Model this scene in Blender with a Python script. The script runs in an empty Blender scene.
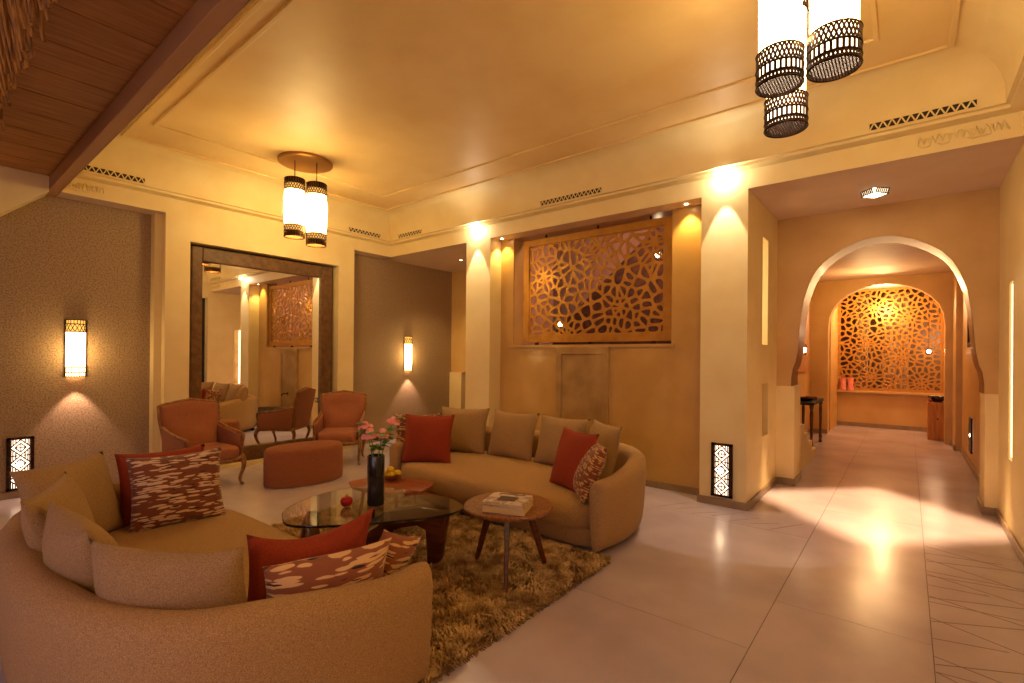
import bpy, bmesh, math, random
from mathutils import Vector, Matrix
random.seed(7)
PI = math.pi
sc = bpy.context.scene
COL = sc.collection

# ------------------------------------------------------------------ camera, world, light
F_PX, CY = 490.67, 13.58
yaw, pit, rol = [math.radians(a) for a in (38.873, .115, .487)]
Fv = Vector((-math.sin(yaw)*math.cos(pit), math.cos(yaw)*math.cos(pit), math.sin(pit)))
R0 = Vector((math.cos(yaw), math.sin(yaw), 0)); U0 = R0.cross(Fv)
Rv = R0*math.cos(rol) + U0*math.sin(rol); Uv = U0*math.cos(rol) - R0*math.sin(rol)
cd = bpy.data.cameras.new('camera'); cam = bpy.data.objects.new('camera', cd); COL.objects.link(cam)
cd.sensor_width = 36; cd.lens = F_PX/1024*36; cd.shift_y = CY/1024; cd.clip_start = .02
M3 = Matrix((Rv, Uv, -Fv)).transposed()
cam.matrix_world = Matrix.Translation((0, 0, 1.5)) @ M3.to_4x4()
sc.camera = cam
sc.view_settings.view_transform = 'Standard'; sc.view_settings.look = 'None'
sc.view_settings.exposure = 0.6; sc.view_settings.gamma = 1; sc.view_settings.use_curve_mapping = False
sc.cycles.use_denoising = True
sc.cycles.max_bounces = 10; sc.cycles.diffuse_bounces = 4; sc.cycles.sample_clamp_indirect = 6
w = bpy.data.worlds.new('world'); sc.world = w; w.use_nodes = True
w.node_tree.nodes['Background'].inputs[0].default_value = (.5, .42, .38, 1)
w.node_tree.nodes['Background'].inputs[1].default_value = .3

WARM = (1, .66, .24); GOLD = (1, .68, .22); PALE = (1, .80, .58)
def light(name, kind, loc, energy, color, size=.1, rot=None, spot=None, blend=.3, sx=None, sy=None):
    d = bpy.data.lights.new(name, kind); o = bpy.data.objects.new(name, d); COL.objects.link(o)
    o.location = loc; d.energy = energy; d.color = color
    if kind == 'AREA':
        d.shape = 'RECTANGLE'; d.size = sx or size; d.size_y = sy or size
    else: d.shadow_soft_size = size
    if kind == 'SPOT': d.spot_size = spot; d.spot_blend = blend
    if rot: o.rotation_euler = rot
    return o
# daylight through the tall window behind the camera (see window_1)
light('window_daylight', 'AREA', (-1.2, -2.86, 1.6), 13, (.74, .58, 1.0), sx=3.0, sy=2.4, rot=(PI/2, 0, 0))
# unseen warm fill lights added for the plank ceiling and near sofa back
light('near_zone_fill', 'POINT', (-3.4, -.9, 3.0), 7, WARM, .12)
light('near_zone_fill', 'POINT', (.3, -1.2, 2.0), 20, WARM, .12)

# ------------------------------------------------------------------ materials
def lin(c): return tuple(((x/12.92) if x <= .04045 else ((x+.055)/1.055)**2.4) for x in c)
def hexc(h): return lin(tuple(int(h[i:i+2], 16)/255 for i in (0, 2, 4))) + (1,)
MATS = {}
def mat(name, col, rough=.6, metal=0, spec=.5, col2=None, nscale=8, ndetail=4, mixlo=.35, mixhi=.65, bump=0, bscale=60, coat=0,
        sheen=0, emit=None, estr=0, trans=0, ior=1.45, alpha=1, stretch=None, aniso_n=None, coords='Object'):
    m = bpy.data.materials.new(name); m.use_nodes = True; nt = m.node_tree; N = nt.nodes; L = nt.links
    b = N['Principled BSDF']
    def si(k, v):
        if k in b.inputs: b.inputs[k].default_value = v
    si('Base Color', col); si('Roughness', rough); si('Metallic', metal); si('Specular IOR Level', spec)
    si('Coat Weight', coat); si('Coat Roughness', .12); si('Sheen Weight', sheen); si('Sheen Roughness', .4)
    si('Transmission Weight', trans); si('IOR', ior); si('Alpha', alpha)
    if emit: si('Emission Color', emit); si('Emission Strength', estr)
    tc = N.new('ShaderNodeTexCoord'); out = tc.outputs[coords]
    if stretch:
        mp = N.new('ShaderNodeMapping'); mp.inputs['Scale'].default_value = stretch; L.new(out, mp.inputs[0]); out = mp.outputs[0]
    if col2:
        n = N.new('ShaderNodeTexNoise'); n.inputs['Scale'].default_value = nscale; n.inputs['Detail'].default_value = ndetail
        L.new(out, n.inputs['Vector'])
        r = N.new('ShaderNodeValToRGB'); r.color_ramp.elements[0].position = mixlo; r.color_ramp.elements[1].position = mixhi
        r.color_ramp.elements[0].color = col; r.color_ramp.elements[1].color = col2
        L.new(n.outputs['Fac'], r.inputs[0]); L.new(r.outputs[0], b.inputs['Base Color'])
    if bump:
        n2 = N.new('ShaderNodeTexNoise'); n2.inputs['Scale'].default_value = bscale; n2.inputs['Detail'].default_value = 3
        L.new(out, n2.inputs['Vector'])
        bp = N.new('ShaderNodeBump'); bp.inputs['Strength'].default_value = bump; bp.inputs['Distance'].default_value = .01
        L.new(n2.outputs['Fac'], bp.inputs['Height']); L.new(bp.outputs[0], b.inputs['Normal'])
    MATS[name] = m
    return m
cream = mat('cream_paint', hexc('ecd8a2'), .55, col2=hexc('e7cf96'), nscale=3, bump=.05, bscale=40)
ceilp = mat('ceiling_paint', hexc('e8cb92'), .5, col2=hexc('e1c084'), nscale=2)
softp = mat('soffit_paint', hexc('d9bfa5'), .6, col2=hexc('d2b79c'), nscale=3)
greyw = mat('grey_wallpaper', hexc('ad9374'), .8, col2=hexc('8e7354'), nscale=70, ndetail=6, mixlo=.42, mixhi=.62, bump=.25, bscale=150)
ochre = mat('ochre_plaster', hexc('d2a866'), .34, col2=hexc('b88e4c'), nscale=1.6, ndetail=8, mixlo=.3, mixhi=.75, bump=.04, bscale=12, coat=.25)
ochre2 = mat('corridor_plaster', hexc('d8b274'), .4, col2=hexc('c49a58'), nscale=1.8, ndetail=9, mixlo=.3, mixhi=.75, bump=.06, bscale=14)
oldwood = mat('olive_panel_plaster', hexc('bf9c66'), .45, col2=hexc('a07c48'), nscale=3, ndetail=8, bump=.05, bscale=20)
basep = mat('baseboard_stone', hexc('9c8468'), .35, col2=hexc('8d7459'), nscale=6)
floorm = mat('polished_limestone', hexc('cbbecb'), .24, col2=hexc('b3a5b2'), nscale=1.1, ndetail=10, mixlo=.35, mixhi=.65, bump=.012, bscale=5, coat=.03)
grout = mat('floor_joint', hexc('6e5a4c'), .7)
inlaym = mat('floor_inlay', hexc('7a6358'), .4)
bronze = mat('dark_bronze', hexc('4a2d18'), .4, metal=.7, col2=hexc('2e1a0e'), nscale=30)
framew = mat('dark_brown_frame', hexc('75512b'), .5, col2=hexc('5a3b1c'), nscale=14, bump=.1, bscale=40)
brassm = mat('antique_brass', hexc('a8763a'), .38, metal=.6)
mirrorm = mat('mirror_silver', (.92, .9, .86, 1), .01, metal=1)
screenm = mat('golden_lattice', hexc('c08a3a'), .38, metal=.35, col2=hexc('b27a2e'), nscale=9)
sofam = mat('beige_velvet', hexc('cfa972'), .9, sheen=.06, col2=hexc('9c764a'), nscale=230, ndetail=8, mixlo=.30, mixhi=.66, bump=.5, bscale=300)
cushm = mat('taupe_velvet', hexc('b8976a'), .92, sheen=.08, col2=hexc('967448'), nscale=220, ndetail=6, bump=.4, bscale=380)
redm = mat('rust_cotton', hexc('a23c18'), .85, col2=hexc('8c3012'), nscale=200, bump=.35, bscale=500)
chairf = mat('rust_chenille', hexc('b3704a'), .9, sheen=.06, col2=hexc('8a5034'), nscale=170, ndetail=6, bump=.4, bscale=400)
walnut = mat('walnut_wood', hexc('6b3418'), .35, col2=hexc('451d0c'), nscale=5, ndetail=8, stretch=(1, 1, 9), bump=.05, bscale=30, coat=.2)
chairw = mat('carved_oak', hexc('a9763c'), .42, col2=hexc('7f5428'), nscale=18, ndetail=6, bump=.15, bscale=60)
tablew = mat('mottled_oak_top', hexc('9a5f30'), .35, col2=hexc('6f3d1c'), nscale=55, ndetail=8, mixlo=.35, mixhi=.6, coat=.25)
lowwood = mat('cherry_wood', hexc('a4592f'), .4, col2=hexc('8a4522'), nscale=4, ndetail=6, stretch=(1, 6, 1), coat=.2)
glassm = mat('smoky_glass', (.80, .84, .82, 1), .02, trans=1, ior=1.48)
blackm = mat('black_glaze', (.012, .012, .014, 1), .15, coat=.5)
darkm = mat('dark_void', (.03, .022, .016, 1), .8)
petal = mat('peony_pink', hexc('f07f7a'), .6, col2=hexc('f8aca0'), nscale=20)
leafm = mat('leaf_green', hexc('5f8f2c'), .5, col2=hexc('426c1e'), nscale=20)
lemonm = mat('lemon_yellow', hexc('e8c512'), .4, bump=.1, bscale=90)
pomm = mat('pomegranate_red', hexc('c2200f'), .3, col2=hexc('a01808'), nscale=9)
bowlm = mat('woven_bowl', hexc('b5782d'), .6, col2=hexc('8a5418'), nscale=60)
paperm = mat('book_pages', hexc('e8cf8e'), .8, col2=hexc('cdb06d'), nscale=60, stretch=(.1, .1, 40))
coverm = mat('book_cover', hexc('d6c4ba'), .4, col2=hexc('a08c84'), nscale=22, mixlo=.52, mixhi=.56)
printm = mat('book_print', hexc('4a3228'), .4)
stonem = mat('grey_stone', hexc('6d5b50'), .6, col2=hexc('584840'), nscale=12, bump=.2, bscale=40)
stairm = mat('stair_side', hexc('6a3f2c'), .8, col2=hexc('4a2a1c'), nscale=14)
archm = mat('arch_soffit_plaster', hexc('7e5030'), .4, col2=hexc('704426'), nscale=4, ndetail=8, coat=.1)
pinkwall = mat('stair_hall_wall', hexc('d9a58c'), .8)
whitep = mat('white_plastic', (.7, .68, .62, 1), .4)
woodc = mat('plank_ceiling', hexc('b98248'), .6, col2=hexc('8f5c26'), nscale=3, ndetail=7, mixlo=.3, mixhi=.7, stretch=(9, .9, 1), bump=.15, bscale=20)
reedm = mat('dried_reed', hexc('a06a28'), .7, col2=hexc('5d3812'), nscale=8, stretch=(12, 12, .6))
pinem = mat('pine_board', hexc('c98a44'), .5, col2=hexc('a86a2c'), nscale=4, stretch=(5, 5, .8))
curtm = mat('white_curtain', hexc('e6cdb0'), .9)
shade = mat('frosted_shade', (.9, .8, .65, 1), .5, emit=(1, .68, .25, 1), estr=19)
shade_big = mat('frosted_shade_large', (.9, .8, .65, 1), .5, emit=(1, .70, .29, 1), estr=11)
dimglow = mat('soft_glow_glass', (.9, .8, .7, 1), .5, emit=(1, .74, .48, 1), estr=2.6)
amberg = mat('amber_mosaic', hexc('c88a20'), .4, emit=(1, .5, .1, 1), estr=.9)
sconceg = mat('sconce_glass', (.9, .7, .5, 1), .5, emit=(1, .62, .28, 1), estr=4.5)
lanternm = mat('lantern_glass', (.9, .8, .7, 1), .5, emit=(1, .70, .48, 1), estr=2.2)
bulbm = mat('bulb_glow', (1, .9, .7, 1), .5, emit=(1, .72, .42, 1), estr=28)
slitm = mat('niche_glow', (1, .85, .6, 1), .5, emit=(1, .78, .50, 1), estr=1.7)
skym = mat('window_sky', (.6, .65, 1, 1), .5, emit=(.62, .6, 1, 1), estr=.5)

def printed(name, base, pale, dark, scale, stretch=3.6):
    m = bpy.data.materials.new(name); m.use_nodes = True; nt = m.node_tree; N = nt.nodes; L = nt.links
    b = N['Principled BSDF']; b.inputs['Roughness'].default_value = .85; b.inputs['Sheen Weight'].default_value = .2
    tc = N.new('ShaderNodeTexCoord'); mp = N.new('ShaderNodeMapping'); mp.inputs['Scale'].default_value = (1, .01, stretch)
    nz = N.new('ShaderNodeTexNoise'); nz.inputs['Scale'].default_value = 9
    mx = N.new('ShaderNodeMixRGB'); mx.inputs[0].default_value = .02
    L.new(tc.outputs['Object'], nz.inputs['Vector']); L.new(tc.outputs['Object'], mx.inputs[1]); L.new(nz.outputs['Color'], mx.inputs[2])
    L.new(mx.outputs[0], mp.inputs[0])
    def blob(sc_, th, off):
        m2 = N.new('ShaderNodeMapping'); m2.inputs['Location'].default_value = off; L.new(mp.outputs[0], m2.inputs[0])
        v = N.new('ShaderNodeTexVoronoi'); v.inputs['Scale'].default_value = sc_; v.inputs['Randomness'].default_value = .75
        L.new(m2.outputs[0], v.inputs['Vector'])
        r = N.new('ShaderNodeValToRGB'); r.color_ramp.elements[0].position = th; r.color_ramp.elements[1].position = th+.03
        r.color_ramp.elements[0].color = (1, 1, 1, 1); r.color_ramp.elements[1].color = (0, 0, 0, 1)
        L.new(v.outputs['Distance'], r.inputs[0]); return r.outputs[0]
    c1 = N.new('ShaderNodeMixRGB'); c1.inputs[1].default_value = base; c1.inputs[2].default_value = pale
    L.new(blob(scale, .46, (0, 0, 0)), c1.inputs[0])
    c2 = N.new('ShaderNodeMixRGB'); c2.inputs[2].default_value = dark
    L.new(c1.outputs[0], c2.inputs[1]); L.new(blob(scale*.8, .22, (3.1, 0, 5.3)), c2.inputs[0])
    L.new(c2.outputs[0], b.inputs['Base Color'])
    return m
printm1 = printed('dash_print_cotton', hexc('7c4228'), hexc('dcbc9a'), hexc('2a120c'), 12, 6.5)
printm3 = printed('bold_dash_print_cotton', hexc('955635'), hexc('e6bd84'), hexc('24120c'), 10, 6.5)
printm2 = printed('golden_dash_print', hexc('7e3f1c'), hexc('c99a55'), hexc('4a1e0c'), 22, 3.2)

# ------------------------------------------------------------------ mesh helpers
class MB:
    def __init__(s): s.v = []; s.f = []
    def add(s, vs, fs, M=None):
        k = len(s.v)
        s.v += [tuple(M @ Vector(p)) if M else tuple(p) for p in vs]
        s.f += [tuple(i+k for i in f) for f in fs]; return s
    def box(s, x0, x1, y0, y1, z0, z1, M=None):
        vs = [(x0,y0,z0),(x1,y0,z0),(x1,y1,z0),(x0,y1,z0),(x0,y0,z1),(x1,y0,z1),(x1,y1,z1),(x0,y1,z1)]
        return s.add(vs, [(0,3,2,1),(4,5,6,7),(0,1,5,4),(1,2,6,5),(2,3,7,6),(3,0,4,7)], M)
    def bar(s, a, b, w_, h_=None, up=(0,0,1)):
        a = Vector(a); b = Vector(b); d = b-a; L_ = d.length; d.normalize(); u = Vector(up)
        if abs(d.dot(u)) > .99: u = Vector((1,0,0))
        x = d.cross(u).normalized(); z = x.cross(d); h_ = h_ or w_
        M = Matrix((x, d, z)).transposed().to_4x4(); M.translation = a
        return s.box(-w_/2, w_/2, 0, L_, -h_/2, h_/2, M)
    def tube(s, pts, r, n=8, cap=True):
        pts = [Vector(p) for p in pts]; rs = r if isinstance(r, (list, tuple)) else [r]*len(pts)
        k = len(s.v); prev = None
        for i, p in enumerate(pts):
            d = (pts[min(i+1, len(pts)-1)] - pts[max(i-1, 0)]).normalized()
            if prev is None:
                u = Vector((0,0,1)) if abs(d.z) < .9 else Vector((1,0,0)); x = d.cross(u).normalized()
            else: x = (prev - d*prev.dot(d)).normalized()
            prev = x; y = d.cross(x)
            for j in range(n):
                a = 2*PI*j/n; s.v.append(tuple(p + (x*math.cos(a) + y*math.sin(a))*rs[i]))
        for i in range(len(pts)-1):
            for j in range(n):
                a = k+i*n+j; b = k+i*n+(j+1) % n; s.f.append((a, b, b+n, a+n))
        if cap:
            s.f.append(tuple(k+j for j in range(n))[::-1]); e = k+(len(pts)-1)*n; s.f.append(tuple(e+j for j in range(n)))
        return s
    def lathe(s, prof, n=32, M=None, a0=0, a1=2*PI):
        full = abs(a1-a0-2*PI) < 1e-6; vs = []; fs = []; m = n if full else n+1
        for r, z in prof:
            for j in range(m):
                a = a0+(a1-a0)*j/n; vs.append((r*math.cos(a), r*math.sin(a), z))
        for i in range(len(prof)-1):
            for j in range(n):
                b = (j+1) % m; fs.append((i*m+j, i*m+b, (i+1)*m+b, (i+1)*m+j))
        return s.add(vs, fs, M)
    def prism(s, pts, z0, z1, M=None):
        n = len(pts); vs = [(x, y, z0) for x, y in pts] + [(x, y, z1) for x, y in pts]
        return s.add(vs, [tuple(range(n))[::-1], tuple(range(n, 2*n))] + [(i, (i+1) % n, n+(i+1) % n, n+i) for i in range(n)], M)
    def build(s, name, m, parent=None, smooth=None, bevel=0, bseg=2, sub=0, fixn=True, loc=None, rot=None):
        me = bpy.data.meshes.new(name); me.from_pydata(s.v, [], s.f); me.update()
        if fixn or bevel:
            bm = bmesh.new(); bm.from_mesh(me); bmesh.ops.recalc_face_normals(bm, faces=bm.faces)
            if bevel: bmesh.ops.bevel(bm, geom=[e for e in bm.edges if e.is_manifold and e.calc_face_angle(0) > .6], offset=bevel, segments=bseg, profile=.5, affect='EDGES', clamp_overlap=True)
            bm.to_mesh(me); bm.free()
        if smooth is not None:
            for p in me.polygons: p.use_smooth = True
            me.set_sharp_from_angle(angle=math.radians(smooth))
        me.materials.append(m)
        o = bpy.data.objects.new(name, me); COL.objects.link(o)
        if sub:
            md = o.modifiers.new('sub', 'SUBSURF'); md.levels = sub; md.render_levels = sub
        if parent: o.parent = parent
        if loc: o.location = loc
        if rot: o.rotation_euler = rot
        return o
def tag(o, label=None, cat=None, group=None, kind=None):
    if label: o['label'] = label
    if cat: o['category'] = cat
    if group: o['group'] = group
    if kind: o['kind'] = kind
    return o
def empty(name, loc=(0,0,0), rz=0, rot=None, label=None, cat=None, group=None, kind=None):
    o = bpy.data.objects.new(name, None); COL.objects.link(o); o.location = loc; o.rotation_euler = rot or (0, 0, rz)
    o.empty_display_size = .1
    return tag(o, label, cat, group, kind)
KIDS = {}
def copy_tree(o, parent=None):
    c = o.copy(); COL.objects.link(c)
    if parent: c.parent = parent
    for ch in list(o.children): copy_tree(ch, c)
    return c
def S(name, mb, m, parent=None, **k):
    o = mb.build(name, m, parent, **k)
    if not parent: o['kind'] = 'structure'
    return o
def B(*a): return MB().box(*a)
def rbox(x0, x1, y0, y1, z0, z1, name, m, parent=None, bevel=.02, seg=3, **k):
    return MB().box(x0, x1, y0, y1, z0, z1).build(name, m, parent, smooth=40, bevel=bevel, bseg=seg, **k)
def wall_with_holes(x0, x1, z0, z1, holes, t, M):
    """slab in the local xz plane, thickness t along +y, with polygon holes; returns an MB"""
    cu = bpy.data.curves.new('tmp', 'CURVE'); cu.dimensions = '2D'; cu.fill_mode = 'BOTH'; cu.extrude = t/2
    def spl(pts):
        s_ = cu.splines.new('POLY'); s_.points.add(len(pts)-1); s_.use_cyclic_u = True
        for p, q in zip(s_.points, pts): p.co = (q[0], q[1], 0, 1)
    if isinstance(x0, list): spl(x0)
    else: spl([(x0, z0), (x1, z0), (x1, z1), (x0, z1)])
    for h in holes: spl(h)
    ob = bpy.data.objects.new('tmp', cu); me = bpy.data.meshes.new_from_object(ob)
    mb = MB(); T = M @ Matrix(((1,0,0,0),(0,0,-1,t/2),(0,1,0,0),(0,0,0,1)))
    mb.add([v.co for v in me.vertices], [tuple(p.vertices) for p in me.polygons], T)
    bpy.data.objects.remove(ob); bpy.data.curves.remove(cu); bpy.data.meshes.remove(me)
    return mb
def rect(x0, x1, z0, z1): return [(x0, z0), (x1, z0), (x1, z1), (x0, z1)]
TY = lambda y: Matrix.Translation((0, y, 0))                                        # local xz -> world plane y=const
TX = lambda x: Matrix.Translation((x, 0, 0)) @ Matrix.Rotation(PI/2, 4, 'Z')        # local x -> world y, thickness towards -x

# ================================================================== STRUCTURE
ZB, ZC = 3.17, 3.80
# floor ------------------------------------------------------------
fl = S('floor', B(-7.4, 1.0, -3.1, 14.2, -.12, -.006), grout)
xs = [-7.3, -5.2, -2.92, -.63, .11, .72]
ysets = {0: [-3, .1, 2.9, 5.3, 7.0], 1: [-3, -.6, 1.7, 4.1, 7.0], 2: [-3, .55, 2.75, 4.75, 7.0], 3: [-3, .6, 3.4, 5.75, 8.4, 11, 14], 4: [-3, 5.24, 8.4, 11, 14]}
for i in range(5):
    for a, b in zip(ysets[i][:-1], ysets[i][1:]):
        g = .0018
        B(xs[i]+g, xs[i+1]-g, a+g, b-g, -.05, 0).build('floor_slab', floorm, fl)
B(-1.8, -.632, 7.002, 14, -.05, 0).build('floor_slab', floorm, fl)
# etched branching lines on the right-hand strip
rnd = random.Random(3)
y = -1.0; k = 0
while y < 5.08 and k < 60:
    xa, xb = (.115, .70) if k % 2 else (.70, .115)
    y2 = min(5.22, y + rnd.uniform(.10, .34))
    MB().bar((xa, y, .0002), (xb, y2, .0002), .005, .0016).build('inlay_line', inlaym, fl)
    if k % 2: MB().bar((.115, y2-.02, .0002), (rnd.uniform(.4, .7), y2+rnd.uniform(.0, .1) if y2 < 5.1 else y2, .0002), .004, .0016).build('inlay_line', inlaym, fl)
    y = max(y+.05, y2 - rnd.uniform(.02, .1)); k += 1
for k in range(7):
    x = -1.95 + k*.17; MB().bar((x, 4.78+.05*(k % 2), .0002), (x+.2, 5.12-.06*(k % 3), .0002), .004, .0016).build('inlay_line', inlaym, fl)

# walls ------------------------------------------------------------
wl = S('wall_left', B(-7.33, -7.13, -3.0, 7.1, 0, 3.4), greyw)
S('wall_front', wall_with_holes(-7.33, 1.0, 0, 3.4, [rect(-2.7, .3, .4, 2.8)], .15, TY(-3.15)), cream)
wn = empty('window_1', (0, -3.0, 0), kind='structure')
MB().box(-2.7, .3, -.12, -.10, .4, 2.8).build('pane', skym, wn)
for x in (-2.7, -1.95, -1.2, -.45, .26): B(x, x+.04, -.10, -.04, .4, 2.8).build('mullion', whitep, wn)
# casing round the mirror
cas = S('trim_1', wall_with_holes(1.946, 4.5, 0, ZB, [rect(2.206, 4.228, .05, 2.875)], .26, TX(-6.87)), cream)
S('trim_2', B(-7.13, -6.99, 1.87, 1.946, 0, ZB), cream)
S('trim_3', B(-7.13, -7.04, 2.2, 4.24, .04, 2.88), darkm)
# left alcove far wall with its arched passage
def arch_pts(cx, prof):     # prof list (z, half) from top down to the bottom
    r = [(cx+h, z) for z, h in prof][::-1]; l = [(cx-h, z) for z, h in prof]
    return r + l
prof = [(2.83,.0),(2.825,.10),(2.80,.20),(2.75,.31),(2.69,.41),(2.61,.51),(2.51,.59),(2.38,.65),(2.2,.705),(2.0,.735),(1.75,.755),(1.58,.768),(1.45,.79),(1.38,.815),(1.27,.83),(1.17,.83)]
def archp(cx, dz=0, k=1, base=1.17): return arch_pts(cx, [(max(z+dz, base), h*k) for z, h in prof[1:]])
hole = archp(-5.98, -.25, .95, 1.17)
S('wall_alcove_upper', wall_with_holes([(-5.0, 1.17), (-5.0, 3.2), (-7.13, 3.2), (-7.13, 1.17)] + hole[::-1], 0, 0, 0, [], .2, TY(6.9)), ochre2)
S('wall_alcove_lower', B(-7.13, -6.80, 6.86, 7.1, 0, 1.17).box(-5.16, -5.0, 6.86, 7.1, 0, 1.17), cream)
S('wall_alcove_back', B(-7.13, -5.08, 7.2, 7.3, 0, 3.2), framew)
# second pillar
S('wall_pillar_far', B(-5.08, -4.609, 5.21, 5.71, 0, ZB), cream)
S('wall_hall_divider', B(-5.08, -4.95, 5.71, 7.3, 0, 3.9), pinkwall)
# screen wall
S('wall_screen', wall_with_holes(-4.609, -1.68, 0, ZB, [rect(-4.375, -2.08, 1.655, ZB-.0005)], .26, TY(5.45)), ochre)
S('trim_4', B(-4.42, -2.04, 5.425, 5.47, 1.62, 1.655), ochre)
dp = empty('door_1', (-3.23, 5.45, 0), kind='structure')
B(-.38, .38, -.03, 0, .0, 1.62).build('door_panel', oldwood, dp, bevel=.004)
for a in ((-.38, -.30, 0, 1.62), (.30, .38, 0, 1.62), (-.30, .30, 1.53, 1.62), (-.30, .30, 0, .12)):
    B(a[0], a[1], -.048, -.028, a[2], a[3]).build('door_frame', oldwood, dp, bevel=.004)
# big pillar with its slits (also the left wall of the corridor)
S('wall_pillar_near', B(-1.68, -1.43, 5.21, 6.62, 0, ZB), cream)
S('wall_pillar_side', wall_with_holes(5.21, 6.62, 0, ZB, [rect(5.85, 6.12, 1.65, 2.82), rect(5.87, 6.16, .64, 1.22)], .2, TX(-1.23)), cream)
B(-1.425, -1.42, 5.86, 6.11, 1.66, 2.81).build('trim_5', slitm)['kind'] = 'structure'  # back panel glows in place of a lamp inside the slit
B(-1.425, -1.42, 5.86, 6.17, .63, 1.23).build('trim_6', oldwood)['kind'] = 'structure'
# right wall with the tall slit
S('wall_right', wall_with_holes(-3.0, 6.62, 0, 3.4, [rect(5.82, 6.02, .65, 2.17), rect(4.2, 5.15, .1, 3.0)], .2, TX(.885)), cream)
B(.70, .86, 6.012, 6.018, .66, 2.16).build('trim_7', slitm)['kind'] = 'structure'  # glowing panel on the far reveal stands for the slit's hidden side light
S('trim_18', B(.862, .868, 5.81, 6.03, .64, 2.18), oldwood)  # browner than the cream wall so the slit's back looks unlit
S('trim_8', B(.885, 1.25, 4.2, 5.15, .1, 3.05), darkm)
# arch wall
hole = archp(-.245)
S('wall_arch_upper', wall_with_holes([(.685, 1.17), (.685, 3.2), (-1.23, 3.2), (-1.23, 1.17)] + hole[::-1], 0, 0, 0, [], .42, TY(6.62)), ochre2, smooth=30)
S('wall_arch_lower', B(-1.23, -1.04, 6.615, 7.04, 0, 1.17).box(.59, .685, 6.615, 7.04, 0, 1.17), cream)
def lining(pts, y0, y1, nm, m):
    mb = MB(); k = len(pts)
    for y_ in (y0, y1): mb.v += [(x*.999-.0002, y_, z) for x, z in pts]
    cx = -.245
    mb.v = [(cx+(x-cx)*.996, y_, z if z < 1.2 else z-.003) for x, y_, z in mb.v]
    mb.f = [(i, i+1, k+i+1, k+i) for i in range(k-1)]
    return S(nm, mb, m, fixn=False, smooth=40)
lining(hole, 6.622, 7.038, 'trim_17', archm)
# vestibule
S('wall_vestibule_left', B(-1.64, -1.54, 7.04, 11.6, 0, 3.3).box(-1.64, -1.23, 6.95, 7.04, 0, 3.3), ochre2)
S('wall_vestibule_right', B(.70, .8, 7.04, 14.2, 0, 3.3), ochre2)
S('wall_vestibule_pier', B(.62, .70, 10.9, 11.6, 0, 3.2), ochre2)
def half_arch(cx, zt, zs, r, n=14):
    pts = []
    for i in range(n+1):
        a = PI*i/n; pts.append((cx+r*math.cos(a), zs+(zt-zs)*math.sin(a)**.85))
    return pts
h2 = half_arch(-.36, 2.92, 2.1, .88)
S('wall_inner_arch', wall_with_holes([(.52, 0), (.75, 0), (.75, 3.3), (-1.85, 3.3), (-1.85, 0), (-1.24, 0)] + h2[::-1], 0, 0, 0, [], .25, TY(11.6)), ochre2, smooth=30)
S('wall_window_base', B(-1.24, .6, 13.35, 13.6, 0, .76), ochre2)
S('trim_9', B(-1.26, .62, 13.25, 13.65, .76, .80), ochre2)
S('wall_recess', B(-1.4, -1.24, 12.05, 13.6, 0, 3.3).box(.58, .7, 12.05, 13.6, 0, 3.3), ochre2)
# steps of the low stepped balustrade by the left
st = MB()
for i, (a, b, z) in enumerate([(7.06, 7.45, .73), (7.45, 7.8, .60), (7.8, 8.15, .45), (8.15, 8.5, .29), (8.5, 8.85, .13)]):
    st.box(-1.23, -1.10, a, b, 0, z)
S('trim_10', st, cream)
# room behind the arched screen
S('wall_beyond_screen', B(-2.2, 1.4, 15.6, 15.7, 0, 3.4).box(-2.3, -2.2, 13.6, 15.7, 0, 3.4).box(1.4, 1.5, 13.6, 15.7, 0, 3.4).box(-2.3, 1.5, 13.6, 15.7, -.1, 0).box(-2.3, 1.5, 13.6, 15.7, 3.3, 3.4), framew)
# stair hall behind the big screen
S('wall_stair_hall', B(-7.6, -1.72, 8.2, 8.3, 0, 3.9).box(-7.6, -7.5, 7.3, 8.3, 0, 3.9).box(-1.74, -1.70, 5.72, 8.3, 0, 3.9), pinkwall)
S('ceiling_stair_hall', B(-7.6, -1.7, 5.71, 8.3, 3.9, 4.0), pinkwall)
S('floor_stair_hall', B(-6.9, -1.74, 5.72, 8.2, -.1, 0), stonem)
sp = [(-6.6, 0), (-6.6, .55), (-2.7, 3.88), (-1.75, 3.88), (-1.75, 0)]
S('trim_11', wall_with_holes(sp, 0, 0, 0, [], .1, TY(7.4)), stairm)

# baseboards -------------------------------------------------------
def bb(n, *bs):
    m = MB()
    for b in bs: m.box(*b)
    S('baseboard_'+n, m, basep, bevel=.004)
bb('pillar_near', (-1.70, -1.21, 5.19, 5.21, 0, .075), (-1.23, -1.21, 5.21, 6.60, 0, .075))
bb('screen', (-4.61, -1.70, 5.43, 5.45, 0, .075))
bb('pillar_far', (-5.10, -4.59, 5.19, 5.21, 0, .075))
bb('left', (-7.13, -7.115, -3, 1.87, 0, .075), (-7.13, -7.115, 4.5, 6.86, 0, .075))
bb('right', (.665, .685, -3, 6.60, 0, .075))
bb('arch', (-1.23, -1.02, 6.595, 6.615, 0, .075), (.57, .685, 6.595, 6.615, 0, .075), (-1.04, -1.02, 6.615, 7.04, 0, .075), (.57, .59, 6.615, 7.04, 0, .075))
bb('vestibule', (.68, .70, 7.04, 10.9, 0, .09), (.60, .62, 10.88, 12, 0, .09), (-1.54, -1.24, 11.58, 11.6, 0, .09), (-1.54, -1.52, 8.85, 11.58, 0, .09), (-1.24, .58, 13.33, 13.35, 0, .09))

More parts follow.
